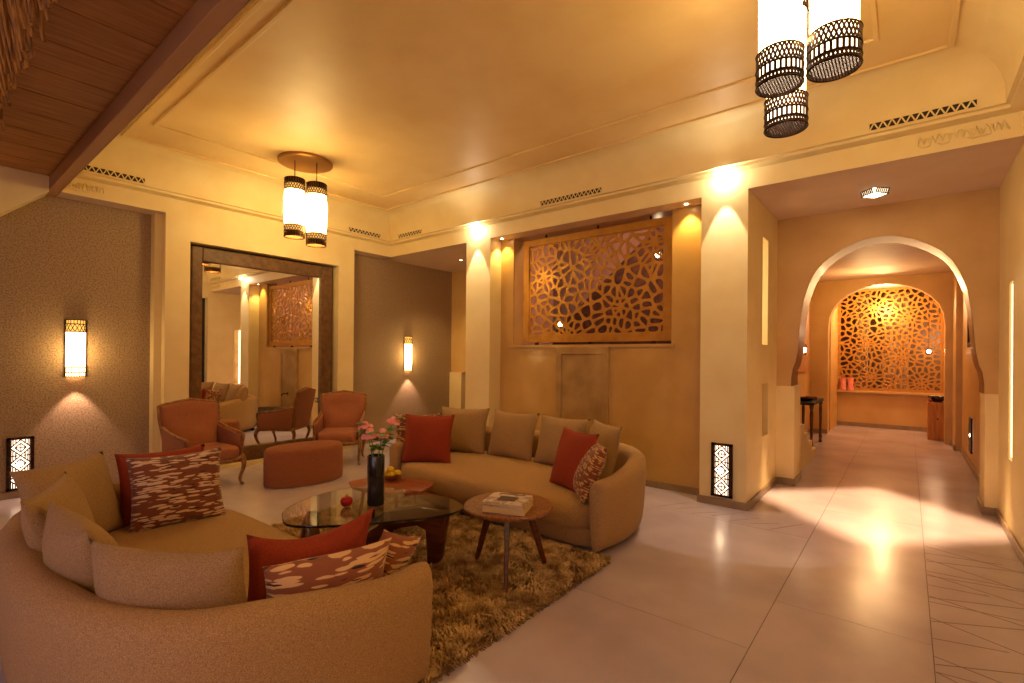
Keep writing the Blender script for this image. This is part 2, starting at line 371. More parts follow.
# ceilings ---------------------------------------------------------
X0, X1, Y0, Y1 = -6.87, .66, 1.02, 5.21
prf = [(0, ZB), (0, 3.355), (.075, 3.375), (.075, 3.40), (.105, 3.405), (.105, 3.50)]
for i in range(1, 9):
    a = PI/2*i/8; prf.append((.105+.3*(1-math.cos(a)), 3.50+.3*math.sin(a)))
mb = MB(); vs = []
for o_, z in prf: vs += [(X0+o_, Y0+o_, z), (X1-o_, Y0+o_, z), (X1-o_, Y1-o_, z), (X0+o_, Y1-o_, z)]
fs = [(i*4+j, i*4+(j+1) % 4, (i+1)*4+(j+1) % 4, (i+1)*4+j) for i in range(len(prf)-1) for j in range(4)]
mb.add(vs, fs); S('trim_12', mb, cream, smooth=25)
S('ceiling', B(X0+.35, X1-.35, Y0+.35, Y1-.35, ZC, ZC+.1), ceilp)
def ring(o1, o2, z0, z1, x0=X0, x1=X1, y0=Y0, y1=Y1):
    vs = []
    for z in (z0, z1):
        for o_ in (o1, o2): vs += [(x0+o_, y0+o_, z), (x1-o_, y0+o_, z), (x1-o_, y1-o_, z), (x0+o_, y1-o_, z)]
    fs = []
    for j in range(4):
        k = (j+1) % 4
        fs += [(j, k, 4+k, 4+j), (8+j, 8+k, 12+k, 12+j), (j, k, 8+k, 8+j), (4+j, 4+k, 12+k, 12+j)]
    return MB().add(vs, fs)
S('trim_13', ring(.405, .44, ZC-.018, ZC+.01), ceilp, bevel=.005)
S('trim_14', ring(0, .035, ZC-.016, ZC+.01, -5.92, -.17, 1.56, 4.38), ceilp, bevel=.005)
# soffits round the coffer
S('ceiling_soffit_left', B(-7.2, -6.872, 1.02, 5.3, ZB, ZB+.1).box(-7.2, -5.08, 5.212, 6.9, ZB, ZB+.1), softp)
S('ceiling_soffit_screen', B(-5.08, -1.5, 5.212, 5.72, ZB, ZB+.1), softp)
def rot_sq(cx, cy_, h): return [(cx+h, cy_), (cx, cy_+h), (cx-h, cy_), (cx, cy_-h)]
LX, LY = -.26, 6.0
cc = wall_with_holes([(-1.5, 5.212), (.9, 5.212), (.9, 6.7), (-1.5, 6.7)], 0, 0, 0, [rot_sq(LX, LY, .094)], .1, Matrix.Identity(4))
# (local xz plane turned flat)
cc.v = [(x, z_, ZB+y_) for x, y_, z_ in cc.v]
S('ceiling_corridor', cc, softp)
S('ceiling_soffit_right', B(.662, .9, 1.02, 5.212, ZB, ZB+.1), softp)
S('ceiling_vestibule', B(-2, 1, 7.0, 13.8, 3.05, 3.15), softp)
S('ceiling_attic', B(-7.4, 1.3, -3.2, 7.2, 3.98, 4.05), darkm)
# beam between coffer and the plank ceiling
S('trim_15', B(-7.13, .9, .93, 1.018, ZB, 3.5), mat('beam_shade_tan', hexc('b58a62'), .6), bevel=.006)  # tan stands in for cream left unlit: shade put into the colour
S('trim_16', wall_with_holes([(-3, 2.82), (.56, 2.82), (.928, 3.15), (.928, 3.32), (-3, 3.32)], 0, 0, 0, [], .26, TX(-6.87)), cream)
pc = S('ceiling_near', B(-7.2, .9, -3.1, .93, 3.33, 3.42), woodc)
for i in range(54):
    x = -6.86+i*.142; B(x+.0005, x+.1415, -3.0, .928, 3.305-.002*(i % 3), 3.335).build('ceiling_plank', woodc, pc)

# ================================================================== FIXTURES
def vent(name_label, o, L_, M):
    """grille of triangles; local x along, y out of the wall, z up"""
    t_ = empty('air_vent', label=name_label, cat='vent', group='air vents in the cornice'); t_.matrix_world = M
    B(-L_/2, L_/2, 0, .002, -.03, .03).build('backing', darkm, t_)
    fr = MB(); fr.box(-L_/2-.008, L_/2+.008, 0, .007, .028, .036).box(-L_/2-.008, L_/2+.008, 0, .007, -.036, -.028).box(-L_/2-.008, -L_/2, 0, .007, -.036, .036).box(L_/2, L_/2+.008, 0, .007, -.036, .036)
    fr.build('frame', cream, t_)
    n = max(3, int(L_/.058)); d = L_/n; lt = MB()
    for i in range(n):
        x = -L_/2+i*d
        lt.bar((x, .004, -.03), (x+d/2, .004, .03), .010, .006, up=(0, 1, 0)); lt.bar((x+d/2, .004, .03), (x+d, .004, -.03), .010, .006, up=(0, 1, 0))
    lt.build('lattice', cream, t_); return t_
YW = Y1-.105; XW = X0+.105
def MY(x, z): return Matrix.Translation((x, YW, z)) @ Matrix.Rotation(PI, 4, 'Z')
def MX(y, z): return Matrix.Translation((XW, y, z)) @ Matrix.Rotation(-PI/2, 4, 'Z')
vent('long cornice vent with triangular holes above the corridor mouth', 0, .66, MY(.07, 3.452))
vent('cornice vent above the golden lattice screen', 0, .87, MY(-3.23, 3.452))
vent('short cornice vent just right of the far ceiling corner', 0, .58, MY(-6.25, 3.452))
vent('cornice vent left of the far ceiling corner above the grey wall', 0, .58, MX(4.62, 3.452))
vent('cornice vent at far left beside the dark beam', 0, .62, MX(1.4, 3.452))
# raised script reliefs on the fascia
def relief(label, M, L_=.5, seed=1):
    r = random.Random(seed); m = MB()
    x = -L_/2
    while x < L_/2:
        h = r.uniform(.02, .05); ww = r.uniform(.012, .03)
        pts = [(x, .002, -.03+r.uniform(0, .02)), (x+ww*.4, .004, h*r.uniform(-.3, 1)), (x+ww, .004, h), (x+ww*1.5, .002, -.02)]
        m.tube(pts, .0055, 6)
        if r.random() < .5: m.tube([(x, .002, -.035), (x+.04, .004, -.045), (x+.07, .002, -.03)], .005, 6)
        x += ww*1.5
    o = m.build('script_relief', cream, smooth=60); o.matrix_world = M; tag(o, label, 'relief'); return o
relief('raised cream script relief on the fascia above the corridor', Matrix.Translation((.34, Y1-.001, 3.27)) @ Matrix.Rotation(PI, 4, 'Z'), .5, 2)
relief('raised cream script relief on the fascia by the dark beam', Matrix.Translation((X0+.001, 1.22, 3.26)) @ Matrix.Rotation(-PI/2, 4, 'Z'), .3, 5)

# pendant cylinders
def pierced_band(n, r, z0, z1, kind):
    m = MB()
    for z in (z0, z1): m.lathe([(r, z-.006), (r+.005, z), (r, z+.006), (r-.003, z)], 40)
    if kind == 'slots':
        for j in range(n):
            a = 2*PI*j/n; p = (r*math.cos(a), r*math.sin(a)); m.bar((p[0], p[1], z0), (p[0], p[1], z1), .5*2*PI*r/n, .003, up=(math.cos(a), math.sin(a), 0))
    else:
        rows = max(2, int((z1-z0)/.024)); dz = (z1-z0)/rows
        for q in range(rows):
            for j in range(n):
                a = 2*PI*(j+.5*(q % 2))/n
                for s_ in (-.5, .5):
                    b = a+2*PI*s_/n
                    m.bar((r*math.cos(a), r*math.sin(a), z0+q*dz), (r*math.cos(b), r*math.sin(b), z0+(q+1)*dz), .009, .003, up=(math.cos(a), math.sin(a), 0))
    return m
def band_set(t_, r, z0, flip, amber=True, nm='band'):
    """three stacked pierced rings starting at z0 (outer end) growing inward; flip=-1 for the top set"""
    f = 1 if not flip else -1
    def zz(a, b): return (z0+a, z0+b) if f == 1 else (z0-b, z0-a)
    a, b = zz(0, .035); pierced_band(40, r+.004, a, b, 'lattice').build('pierced_ring', bronze, t_)
    a, b = zz(.035, .085); pierced_band(28, r+.004, a, b, 'slots').build('pierced_ring', bronze, t_)
    a, b = zz(.085, .165); pierced_band(34, r+.004, a, b, 'lattice').build('pierced_ring', bronze, t_)
def pendant(label, x, y_, zbot, H, r, sh, group, ztop=ZC, small=False):
    t_ = empty('pendant_lamp', (x, y_, zbot), label=label, cat='lamp', group=group)
    if small:
        MB().lathe([(r-.006, .13), (r+.004, H*.33), (r+.006, H/2), (r+.004, H*.67), (r-.006, H-.13)], 32).build('shade', sh, t_, smooth=60)
        for a, b in ((.055, .13), (H-.13, H-.055)): MB().lathe([(r-.008, a), (r-.008, b)], 32).build('amber_ring', amberg, t_, smooth=60)
        for a, b in ((.0, .055), (H-.055, H)): MB().lathe([(r-.012, a), (r-.012, b)], 32).build('inner_ring', framew, t_, smooth=60)
        for z0, f in ((0, 0), (H, 1)):
            s_ = -1 if f else 1
            a, b = sorted((z0, z0+s_*.055)); pierced_band(26, r, a, b, 'slots').build('pierced_ring', bronze, t_)
            a, b = sorted((z0+s_*.055, z0+s_*.13)); pierced_band(24, r, a, b, 'lattice').build('pierced_ring', bronze, t_)
    else:
        MB().lathe([(r-.006, .165), (r-.004, H-.165)], 40).build('shade', sh, t_, smooth=60)
        for a, b in ((.012, .165), (H-.165, H)): MB().lathe([(r-.008, a), (r-.008, b)], 40).build('inner_ring', dimglow, t_, smooth=60)
        MB().lathe([(0, .012), (r-.008, .012)], 40).build('bottom_glass', dimglow, t_, smooth=60)
        band_set(t_, r, 0, False); band_set(t_, r, H, True)
        m = MB()
        for i in range(-7, 8):                       # pierced bottom disc
            u = i*.013; hh = math.sqrt(max(0, r*r-u*u)) 
            m.bar((u-hh*.0, -hh, .002), (u, hh, .002), .0055, .003); m.bar((-hh, u, .002), (hh, u, .002), .0055, .003)
        m.build('pierced_disc', bronze, t_)
    MB().lathe([(0, H), (r, H), (r, H+.008), (0, H+.008)], 24).build('cap', bronze, t_)
    MB().tube([(0, 0, H), (0, 0, ztop-zbot)], .006, 6).build('rod', bronze, t_)
    return t_
pendant('left one of the two small lit cylinder pendants by the mirror', -5.59, 2.86, 2.87, .67, .112, shade, 'cylinder pendants', 3.77, True)
pendant('right, lower one of the two small lit cylinder pendants by the mirror', -5.46, 3.06, 2.79, .72, .112, shade, 'cylinder pendants', 3.77, True)
o = MB().lathe([(0, 3.766), (.29, 3.766), (.305, 3.775), (.305, 3.80), (0, 3.80)], 48).build('ceiling_rose', brassm, smooth=30, loc=(-5.61, 3.0, 0)); tag(o, 'round dark bronze ceiling plate holding the two small pendants', 'ceiling plate')
pendant('nearest large cylinder pendant at the top, left of three', -.515, 2.79, 2.885, .80, .103, shade_big, 'cylinder pendants')
pendant('lowest large cylinder pendant, behind the other two', -.545, 3.13, 2.80, .80, .103, shade_big, 'cylinder pendants')
pendant('large cylinder pendant at the top, right of three', -.285, 2.81, 2.90, .75, .108, shade_big, 'cylinder pendants')
o = MB().lathe([(0, 3.766), (.33, 3.766), (.345, 3.775), (.345, 3.80), (0, 3.80)], 48).build('ceiling_rose', brassm, smooth=30, loc=(-.45, 2.9, 0)); tag(o, 'round dark ceiling plate of the large pendant trio, above the frame', 'ceiling plate')

# wall sconces
def sconce(label, loc, rz):
    t_ = empty('wall_sconce', loc, rz, label=label, cat='wall lamp', group='wall sconces')
    H, r = .62, .088
    q = lambda prof_, n=16: MB().lathe(prof_, n, Matrix.Scale(.85, 4, (0, 1, 0)), 0, PI)
    q([(r-.004, .10), (r-.004, H-.13)]).build('glass', sconceg, t_, smooth=60)
    q([(r-.006, .0), (r-.006, .10)]).build('lower_glass', sconceg, t_, smooth=60)
    q([(r-.006, H-.13), (r-.006, H)]).build('upper_glass', amberg, t_, smooth=60)
    def hb(z0, z1, n, lat):
        m = MB()
        for z in (z0, z1): m.lathe([(r, z-.005), (r+.004, z), (r, z+.005)], 16, Matrix.Scale(.85, 4, (0, 1, 0)), 0, PI)
        for j in range(n+1):
            a = PI*j/n
            b = a+(PI/n if lat else 0)
            if b <= PI+.01:
                m.bar((r*math.cos(a), .85*r*math.sin(a), z0), (r*math.cos(b), .85*r*math.sin(b), z1), .006, .003, up=(math.cos(a), math.sin(a), 0))
                if lat: m.bar((r*math.cos(b), .85*r*math.sin(b), z0), (r*math.cos(a), .85*r*math.sin(a), z1), .006, .003, up=(math.cos(a), math.sin(a), 0))
        return m
    hb(H-.045, H, 10, False).build('pierced_ring', bronze, t_); hb(H-.13, H-.045, 7, True).build('pierced_ring', bronze, t_)
    hb(.0, .045, 12, False).build('pierced_ring', bronze, t_); hb(.045, .10, 9, False).build('pierced_ring', bronze, t_)
    m = B(-r-.006, -r+.002, 0, .012, 0, H).box(r-.002, r+.006, 0, .012, 0, H); m.build('edge_strip', bronze, t_)
    q([(0, H), (r+.003, H), (r+.003, H+.005)]).build('cap', bronze, t_)
    return t_
sconce('lit half-round wall sconce on the grey wall left of the mirror', (-7.13, 1.19, 1.235), -PI/2)
sconce('lit half-round wall sconce on the grey wall right of the mirror', (-7.13, 5.80, 1.22), -PI/2)
for y_ in (1.19, 5.80):
    light('sconce_downlight', 'SPOT', (-7.02, y_, 1.2), 16, (1, .62, .45), .02, rot=(0, 0, 0), spot=math.radians(75), blend=.4)
    light('sconce_uplight', 'POINT', (-6.98, y_, 1.5), 5, WARM, .08)

# pierced floor lanterns set in the walls
def lantern(label, M, W=.205, H=.54):
    t_ = empty('wall_lantern', label=label, cat='wall lamp', group='pierced wall lanterns'); t_.matrix_world = M
    B(-W/2+.01, W/2-.01, 0, .0155, .01, H-.01).build('glass', lanternm, t_)
    fr = B(-W/2, -W/2+.028, 0, .022, 0, H).box(W/2-.028, W/2, 0, .022, 0, H).box(-W/2, W/2, 0, .022, 0, .024).box(-W/2, W/2, 0, .022, H-.024, H)
    fr.build('frame', bronze, t_)
    g = MB(); y_ = .0175; hw = W/2-.026; dh = (H-.048)/3
    for i in range(3):
        c = .024+dh*(i+.5)
        for k in (1.0, .55):
            P = [(hw*k, c), (0, c+dh/2*k), (-hw*k, c), (0, c-dh/2*k)]
            for a, b in zip(P, P[1:]+P[:1]): g.bar((a[0], y_, a[1]), (b[0], y_, b[1]), .012, .006, up=(0, 1, 0))
        g.bar((-hw*.5, y_, c), (hw*.5, y_, c), .010, .006, up=(0, 1, 0)); g.bar((0, y_, c-dh*.26), (0, y_, c+dh*.26), .006, .006, up=(0, 1, 0))
        for s_ in (-1, 1):
            for kx in (.45, .72, .9):
                for sz in (-1, 1):
                    g.bar((s_*hw*kx, y_, c+sz*dh/2), (s_*hw*kx, y_, c+sz*dh/2*(1-kx)), .010, .005, up=(0, 1, 0))
            g.bar((s_*hw, y_, c+dh/2), (s_*hw*.3, y_, c+dh/2), .012, .006, up=(0, 1, 0)) if i < 2 else None
    g.build('grille', bronze, t_)
    MB().lathe([(0, .0), (.022, .003), (.030, .012), (.02, .02), (0, .022)], 14, Matrix.Translation((.012, .012, H*.48)) @ Matrix.Rotation(-PI/2, 4, 'X') @ Matrix.Scale(.45, 4, (0, 0, 1))).build('bulb', bulbm, t_, smooth=60)
    return t_
RXp = lambda x, y_, z: Matrix.Translation((x, y_, z)) @ Matrix.Rotation(-PI/2, 4, 'Z')      # faces +x
RYm = lambda x, y_, z: Matrix.Translation((x, y_, z)) @ Matrix.Rotation(PI, 4, 'Z')         # faces -y
RXm = lambda x, y_, z: Matrix.Translation((x, y_, z)) @ Matrix.Rotation(PI/2, 4, 'Z')       # faces -x
lantern('pierced lit lantern low on the grey wall behind the near sofa', RXp(-7.128, .765, .08))
lantern('pierced lit lantern low on the cream pillar right of the far sofa', RYm(-1.455, 5.208, .095))
lantern('pierced lit lantern low on the right wall beyond the arch', RXm(.698, 9.3, .22), .30, .48)

# ceiling light of the corridor: open pierced box, added shaft shaping its light patch
cl = empty('ceiling_light', (LX, LY, ZB), PI/4, label='small square pierced ceiling light in the corridor', cat='lamp')
h = .062
B(-h-.012, h+.012, -h-.012, -h, -.055, .0).box(-h-.012, h+.012, h, h+.012, -.055, .0).box(-h-.012, -h, -h, h, -.055, .0).box(h, h+.012, -h, h, -.055, .0).build('glass_side', dimglow, cl)
g = MB()
for s_ in (-1, 1):
    for z in (-.055, -.002):
        g.bar((-h-.016, s_*(h+.016), z), (h+.016, s_*(h+.016), z), .008); g.bar((s_*(h+.016), -h-.016, z), (s_*(h+.016), h+.016, z), .008)
    for k in range(7):
        u = -h+k*h/3; g.bar((u, s_*(h+.015), -.055), (u+.02, s_*(h+.015), 0), .010); g.bar((s_*(h+.015), u, -.055), (s_*(h+.015), u+.02, 0), .010)
g.build('pierced_frame', bronze, cl)
B(-h-.01, h+.01, -h-.01, -h, .0, .36).box(-h-.01, h+.01, h, h+.01, .0, .36).box(-h-.01, -h, -h, h, .0, .36).box(h, h+.01, -h, h, .0, .36).box(-h, h, -h, h, .36, .365).build('shaping_shaft', whitep, cl)
light('corridor_lamp', 'POINT', (LX, LY, ZB+.21), 850, (1, .62, .30), .012)

# recessed spots in the cornice and soffits
def spot_fix(label, loc, e1, e2, col=PALE):
    t_ = empty('recessed_spotlight', loc, label=label, cat='lamp', group='recessed spotlights')
    MB().lathe([(.022, -.002), (.036, -.004), (.038, .0)], 24).build('trim_ring', whitep, t_, smooth=60)
    MB().lathe([(0, -.001), (.022, -.001)], 20).build('bulb', bulbm, t_)
    return t_
for x, n in ((-1.44, 'recessed spotlight above the large cream pillar'), (-4.85, 'recessed spotlight above the narrow far cream pillar')):
    spot_fix(n, (x, 5.168, 3.366), 0, 0)
    light('pillar_wash', 'SPOT', (x, 5.08, 3.34), 50, (1, .83, .62), .012, rot=(0, 0, 0), spot=math.radians(45), blend=.12)
    light('pillar_glow', 'POINT', (x, 5.11, 3.32), 5, (1, .86, .66), .02)
spot_fix('golden recessed downlight over the ochre strip beside the large pillar', (-1.88, 5.33, ZB-.001), 0, 0)
light('strip_downlight', 'SPOT', (-1.88, 5.36, ZB-.02), 22, GOLD, .02, rot=(math.radians(3), 0, 0), spot=math.radians(90), blend=.6)
light('screen_downlight', 'SPOT', (-3.9, 5.1, 3.1), 30, GOLD, .02, rot=(math.radians(25), 0, 0), spot=math.radians(50), blend=.7)
spot_fix('recessed spotlight in the soffit of the left alcove', (-6.08, 6.1, ZB-.001), 0, 0)
light('alcove_downlight', 'SPOT', (-6.08, 6.1, ZB-.02), 40, WARM, .03, spot=math.radians(110), blend=.6)
spot_fix('recessed downlight over the far left of the ochre wall', (-4.5, 5.33, ZB-.001), 0, 0)
light('far_strip_downlight', 'SPOT', (-4.5, 5.36, ZB-.02), 18, GOLD, .02, rot=(math.radians(3), 0, 0), spot=math.radians(90), blend=.6)
# vestibule and room beyond
light('vestibule_lamp', 'POINT', (-.6, 10.6, 2.6), 17, (1, .60, .24), .08)
light('recess_lamp', 'POINT', (-.4, 12.7, 2.6), 55, (1, .62, .28), .06)
light('beyond_lamp', 'POINT', (.6, 14.8, 2.0), 40, (1, .62, .35), .1)
light('stair_hall_lamp', 'POINT', (-3.1, 6.2, 3.72), 30, (1, .72, .52), .1)

# ================================================================== MIRROR AND LATTICE SCREENS
mr = empty('wall_mirror', (-7.0, 3.22, .05), label='huge standing mirror in a wide dark brown frame between cream casings', cat='mirror')
fo = .965
def fb(*a): MB().box(*a).build('frame', framew, mr, bevel=.012)
fb(-.03, .03, -.966, -.84, 0, 2.80); fb(-.03, .03, .78, .966, 0, 2.80); fb(-.03, .03, -.84, .78, 2.62, 2.80); fb(-.03, .03, -.84, .78, 0, .195)
B(-.02, -.012, -.84, .78, .195, 2.62).build('mirror_glass', mirrorm, mr)

def clip(poly, nx, ny, d):
    out = []
    for i in range(len(poly)):
        a = poly[i]; b = poly[(i+1) % len(poly)]; da = nx*a[0]+ny*a[1]-d; db = nx*b[0]+ny*b[1]-d
        if da <= 0: out.append(a)
        if (da < 0) != (db < 0) and abs(da-db) > 1e-12:
            t_ = da/(da-db); out.append((a[0]+t_*(b[0]-a[0]), a[1]+t_*(b[1]-a[1])))
    return out
def petals(x0, x1, z0, z1, flowers, bar_, seed, dr=.15, k=1.35):
    r = random.Random(seed); seeds = []
    for fi, (fx, fz) in enumerate(flowers):
        ph = r.random()*6
        for ringi in range(0, 16):
            rad = .045 + ringi*dr if ringi else .05
            n = int((6 + ringi*5.6)*k); ph += .5
            for j in range(n):
                a = ph+2*PI*j/n+r.uniform(-.16, .16)/max(1, ringi*.5); rr = rad*(1+r.uniform(-.22, .22)/max(1, ringi*.7))
                x, z = fx+rr*math.cos(a), fz+rr*math.sin(a)
                if not (x0-.03 < x < x1+.03 and z0-.03 < z < z1+.03): continue
                dm = math.hypot(x-fx, z-fz)
                if any(math.hypot(x-gx, z-gz) < dm for gi, (gx, gz) in enumerate(flowers) if gi != fi): continue
                if all((x-s_[0])**2+(z-s_[1])**2 > .0008 for s_ in seeds): seeds.append((x, z))
    cells = []
    for i, (x, z) in enumerate(seeds):
        poly = [(x0, z0), (x1, z0), (x1, z1), (x0, z1)]
        nb = sorted(((x-a)**2+(z-b)**2, a, b) for j, (a, b) in enumerate(seeds) if j != i)[:18]
        for d2, a, b in nb:
            L_ = math.sqrt(d2); nx, nz = (a-x)/L_, (b-z)/L_; d = nx*(x+a)/2+nz*(z+b)/2-bar_/2
            poly = clip(poly, nx, nz, d)
            if len(poly) < 3: break
        if len(poly) < 3: continue
        A = abs(sum(poly[q][0]*poly[(q+1) % len(poly)][1]-poly[(q+1) % len(poly)][0]*poly[q][1] for q in range(len(poly))))/2
        if A < .00035: continue
        for _ in range(2):
            poly = [p for q in range(len(poly)) for p in (
                (poly[q][0]*.75+poly[(q+1) % len(poly)][0]*.25, poly[q][1]*.75+poly[(q+1) % len(poly)][1]*.25),
                (poly[q][0]*.25+poly[(q+1) % len(poly)][0]*.75, poly[q][1]*.25+poly[(q+1) % len(poly)][1]*.75))]
        cells.append(poly)
    return cells
ls = empty('lattice_screen', (-3.165, 5.50, 1.66), label='large golden cut-out lattice screen with petal pattern above the ochre wall panel', cat='screen')
W2 = 1.075
cells = petals(-W2+.12, W2-.12, .14, 1.36, [(-.72, .95), (.42, .45), (-.35, .12), (.1, 1.25), (.85, 1.2)], .031, 11)
wall_with_holes(-W2+.08, W2-.08, .10, 1.40, cells, .016, TY(.02)).build('lattice_panel', screenm, ls)
for a in ((-W2, -W2+.1, .03, 1.46), (W2-.1, W2, .03, 1.46), (-W2+.1, W2-.1, .03, .13), (-W2+.1, W2-.1, 1.37, 1.46)):
    B(a[0], a[1], 0, .05, a[2], a[3]).build('frame', screenm, ls, bevel=.004)
for x in (-.85, 0, .85): B(x-.02, x+.02, .005, .045, -.005, .03).build('bracket', bronze, ls)
for x in (-.7, .1, .8): B(x-.01, x+.01, .015, .035, 1.46, 1.505).build('bracket', bronze, ls)

as_ = empty('lattice_screen', (-.33, 13.42, .80), label='golden cut-out lattice screen filling the arched window at the end of the corridor', cat='screen')
cells = petals(-.86, .86, .06, 2.2, [(-.35, 1.05), (.25, .75), (-.3, .3), (.35, 1.6), (-.25, 1.85), (.55, .2)], .034, 5, .125, 1.25)
wall_with_holes(-.91, .91, 0, 2.245, cells, .02, TY(0)).build('lattice_panel', screenm, as_)

# ================================================================== FURNITURE
def bez_path(pts, n):
    """Catmull-Rom resample"""
    P = [Vector(p) for p in pts]; P = [P[0]*2-P[1]] + P + [P[-1]*2-P[-2]]; out = []
    for i in range(1, len(P)-2):
        for j in range(n):
            t_ = j/n; a, b, c, d = P[i-1:i+3]
            out.append(.5*((2*b)+(c-a)*t_+(2*a-5*b+4*c-d)*t_*t_+(3*b-a-3*c+d)*t_**3))
    out.append(P[-2]); return out
def sofa(name, loc, rz, L_, label, depth=1.30):
    """curved-end sofa: local x along, front faces -y, origin at the centre of the front edge"""
    t_ = empty(name, loc, rz, label=label, cat='sofa'); h = L_/2; th = .15; D = depth
    path = [(-h+.04, .06), (-h, .30), (-h+.02, .60), (-h+.14, .92), (-h+.42, D-.10), (-h+.85, D), (0, D+.02), (h-.85, D), (h-.42, D-.10), (h-.14, .92), (h-.02, .60), (h, .30), (h-.04, .06)]
    P = bez_path([(x, y_, 0) for x, y_ in path], 4); m = MB(); n = len(P); rings = []
    def section(s_, e):
        H = (.56+.09*s_)                               # rises to the back
        # (offset inwards from the outer line, z); e shrinks the section for the rounded front
        pts = [(.05, .03), (.015, .10), (0, .30), (-.012, H-.10), (-.008, H-.03), (.03, H+.005), (.075, H+.012), (.12, H-.005), (th+.008, H-.05), (th+.01, H-.16), (th+.0, .30), (th, .03)]
        c = th/2
        return [((o_-c)*e+c, .03+(z-.03)*(1-(1-e)*.03)) for o_, z in pts]
    K = 12
    for i, p in enumerate(P):
        a = P[max(i-1, 0)]; b = P[min(i+1, n-1)]; d = (b-a).normalized(); nrm = Vector((d.y, -d.x, 0))     # inward
        if i == 0 or i == n-1: nrm = Vector((1 if i == 0 else -1, 0, 0))
        s_ = min(i, n-1-i)/(n/2); s_ = min(1, s_*2.2); s_ = s_*s_*(3-2*s_)
        rings.append((p, nrm, s_, 1))
    def capr(p, nrm, s_, sg): return [(p+Vector((0, -.035, 0)), nrm, s_, .90), (p+Vector((0, -.06, 0)), nrm, s_, .62), (p+Vector((0, -.068, 0)), nrm, s_, .25)]
    rings = capr(*rings[0][:3], 1)[::-1] + rings + capr(*rings[-1][:3], 1)
    for p, nrm, s_, e in rings:
        for o_, z in section(s_, e): m.v.append((p.x+nrm.x*o_, p.y+nrm.y*o_, z))
    R_ = len(rings)
    for i in range(R_-1):
        for j in range(K):
            a = i*K+j; b = i*K+(j+1) % K; m.f.append((a, b, b+K, a+K))
    m.f.append(tuple(range(K))); m.f.append(tuple((R_-1)*K+j for j in range(K))[::-1])
    m.build('backrest', sofam, t_, smooth=70, sub=1)
    # piping along the top of the back
    # base and seat share the same plan
    def plan(off, fy, bulge=0):
        q = []
        for i, p in enumerate(P):
            a = P[max(i-1, 0)]; b = P[min(i+1, n-1)]; d = (b-a).normalized(); nrm = Vector((d.y, -d.x, 0)); v = p+nrm*off
            q.append((v.x, max(v.y, fy)))
        front = []
        xl, xr = q[0][0], q[-1][0]
        for i in range(1, 14):
            u = i/14; front.append((xr+(xl-xr)*u, fy-bulge*math.sin(PI*u)**.6))
        return q+front
    def slab(pl, zs, nm, mt, rise=0):
        k = len(pl); mm = MB(); cx = sum(p[0] for p in pl)/k; cy_ = sum(p[1] for p in pl)/k
        for e, z in zs: mm.v += [(cx+(x-cx)*(1-e/ (h)), cy_+(y_-cy_)*(1-e/(D/2)), z) for x, y_ in pl]
        for i in range(len(zs)-1):
            for j in range(k):
                a = i*k+j; b = i*k+(j+1) % k; mm.f.append((a, b, b+k, a+k))
        c0 = len(mm.v); mm.v.append((cx, cy_, zs[0][1])); c1 = len(mm.v); mm.v.append((cx, cy_, zs[-1][1]+rise))
        for j in range(k):
            mm.f.append((c0, (j+1) % k, j)); e = (len(zs)-1)*k; mm.f.append((c1, e+j, e+(j+1) % k))
        return mm.build(nm, mt, t_, smooth=60)
    slab(plan(.09, .03, .02), [(.02, .035), (0, .05), (0, .175)], 'base', sofam)
    slab(plan(th-.01, .0, .05), [(.03, .165), (.005, .175), (-.015, .21), (-.02, .28), (-.01, .335), (.012, .365), (.05, .385), (.12, .392)], 'seat_cushion', sofam, rise=.008)
    for x in (-h+.3, h-.3):
        for y_ in (.2, D-.25): MB().lathe([(.03, 0), (.035, .04)], 12).build('foot', darkm, t_, loc=(x, y_, 0))
    return t_
far_sofa = sofa('curved_sofa', (-3.02, 3.25, 0), 0, 2.66, 'beige velvet sofa with curved arms below the golden screen', 1.30)
near_sofa = sofa('curved_sofa', (-2.87, 1.50, 0), PI, 2.56, 'beige velvet curved sofa in the left foreground seen from behind', 1.22)

def pillow(name, label, loc, rot, m, w_=.5, h_=.5, t_=.17, bend=0, group='sofa cushions', cat='cushion', sag=0, seed=0):
    """local: x width, y thickness (front = +y), z height; origin at the bottom centre"""
    N_ = 18; mb = MB(); r = random.Random(seed); ph = r.random()*6
    def P_(i, j, side):
        u = -1+2*i/N_; v = -1+2*j/N_
        px = u*(1-.085*(1-v*v)**1 * abs(u)**1.5) ; pz = v*(1-.085*(1-u*u) * abs(v)**1.5)
        f = (max(0, 1-abs(u)**2.4)**.62)*(max(0, 1-abs(v)**2.4)**.62)
        y_ = side*t_/2*f + .010*math.sin(3.1*u+ph)*math.cos(2.3*v+ph)*(f**.5)
        x = px*w_/2; z = (pz+1)/2*h_
        z -= sag*h_*(1-u*u)*max(0, v)
        if bend:
            a = x*bend; x, y_ = math.sin(a)/bend*(1)+(-math.sin(a))*y_, (1-math.cos(a))/bend+math.cos(a)*y_
        return (x, y_, z)
    M_ = N_+1
    for side in (1, -1):
        k = len(mb.v)
        for j in range(M_):
            for i in range(M_): mb.v.append(P_(i, j, side))
        for j in range(N_):
            for i in range(N_): mb.f.append((k+j*M_+i, k+j*M_+i+1, k+(j+1)*M_+i+1, k+(j+1)*M_+i))
    me_o = mb.build(name, m, None, smooth=None, fixn=False)
    bm = bmesh.new(); bm.from_mesh(me_o.data); bmesh.ops.remove_doubles(bm, verts=bm.verts, dist=.0008); bmesh.ops.recalc_face_normals(bm, faces=bm.faces); bm.to_mesh(me_o.data); bm.free()
    for p in me_o.data.polygons: p.use_smooth = True
    me_o.location = loc; me_o.rotation_euler = rot
    tag(me_o, label, cat, group); return me_o
D_ = math.radians
Zs = .375
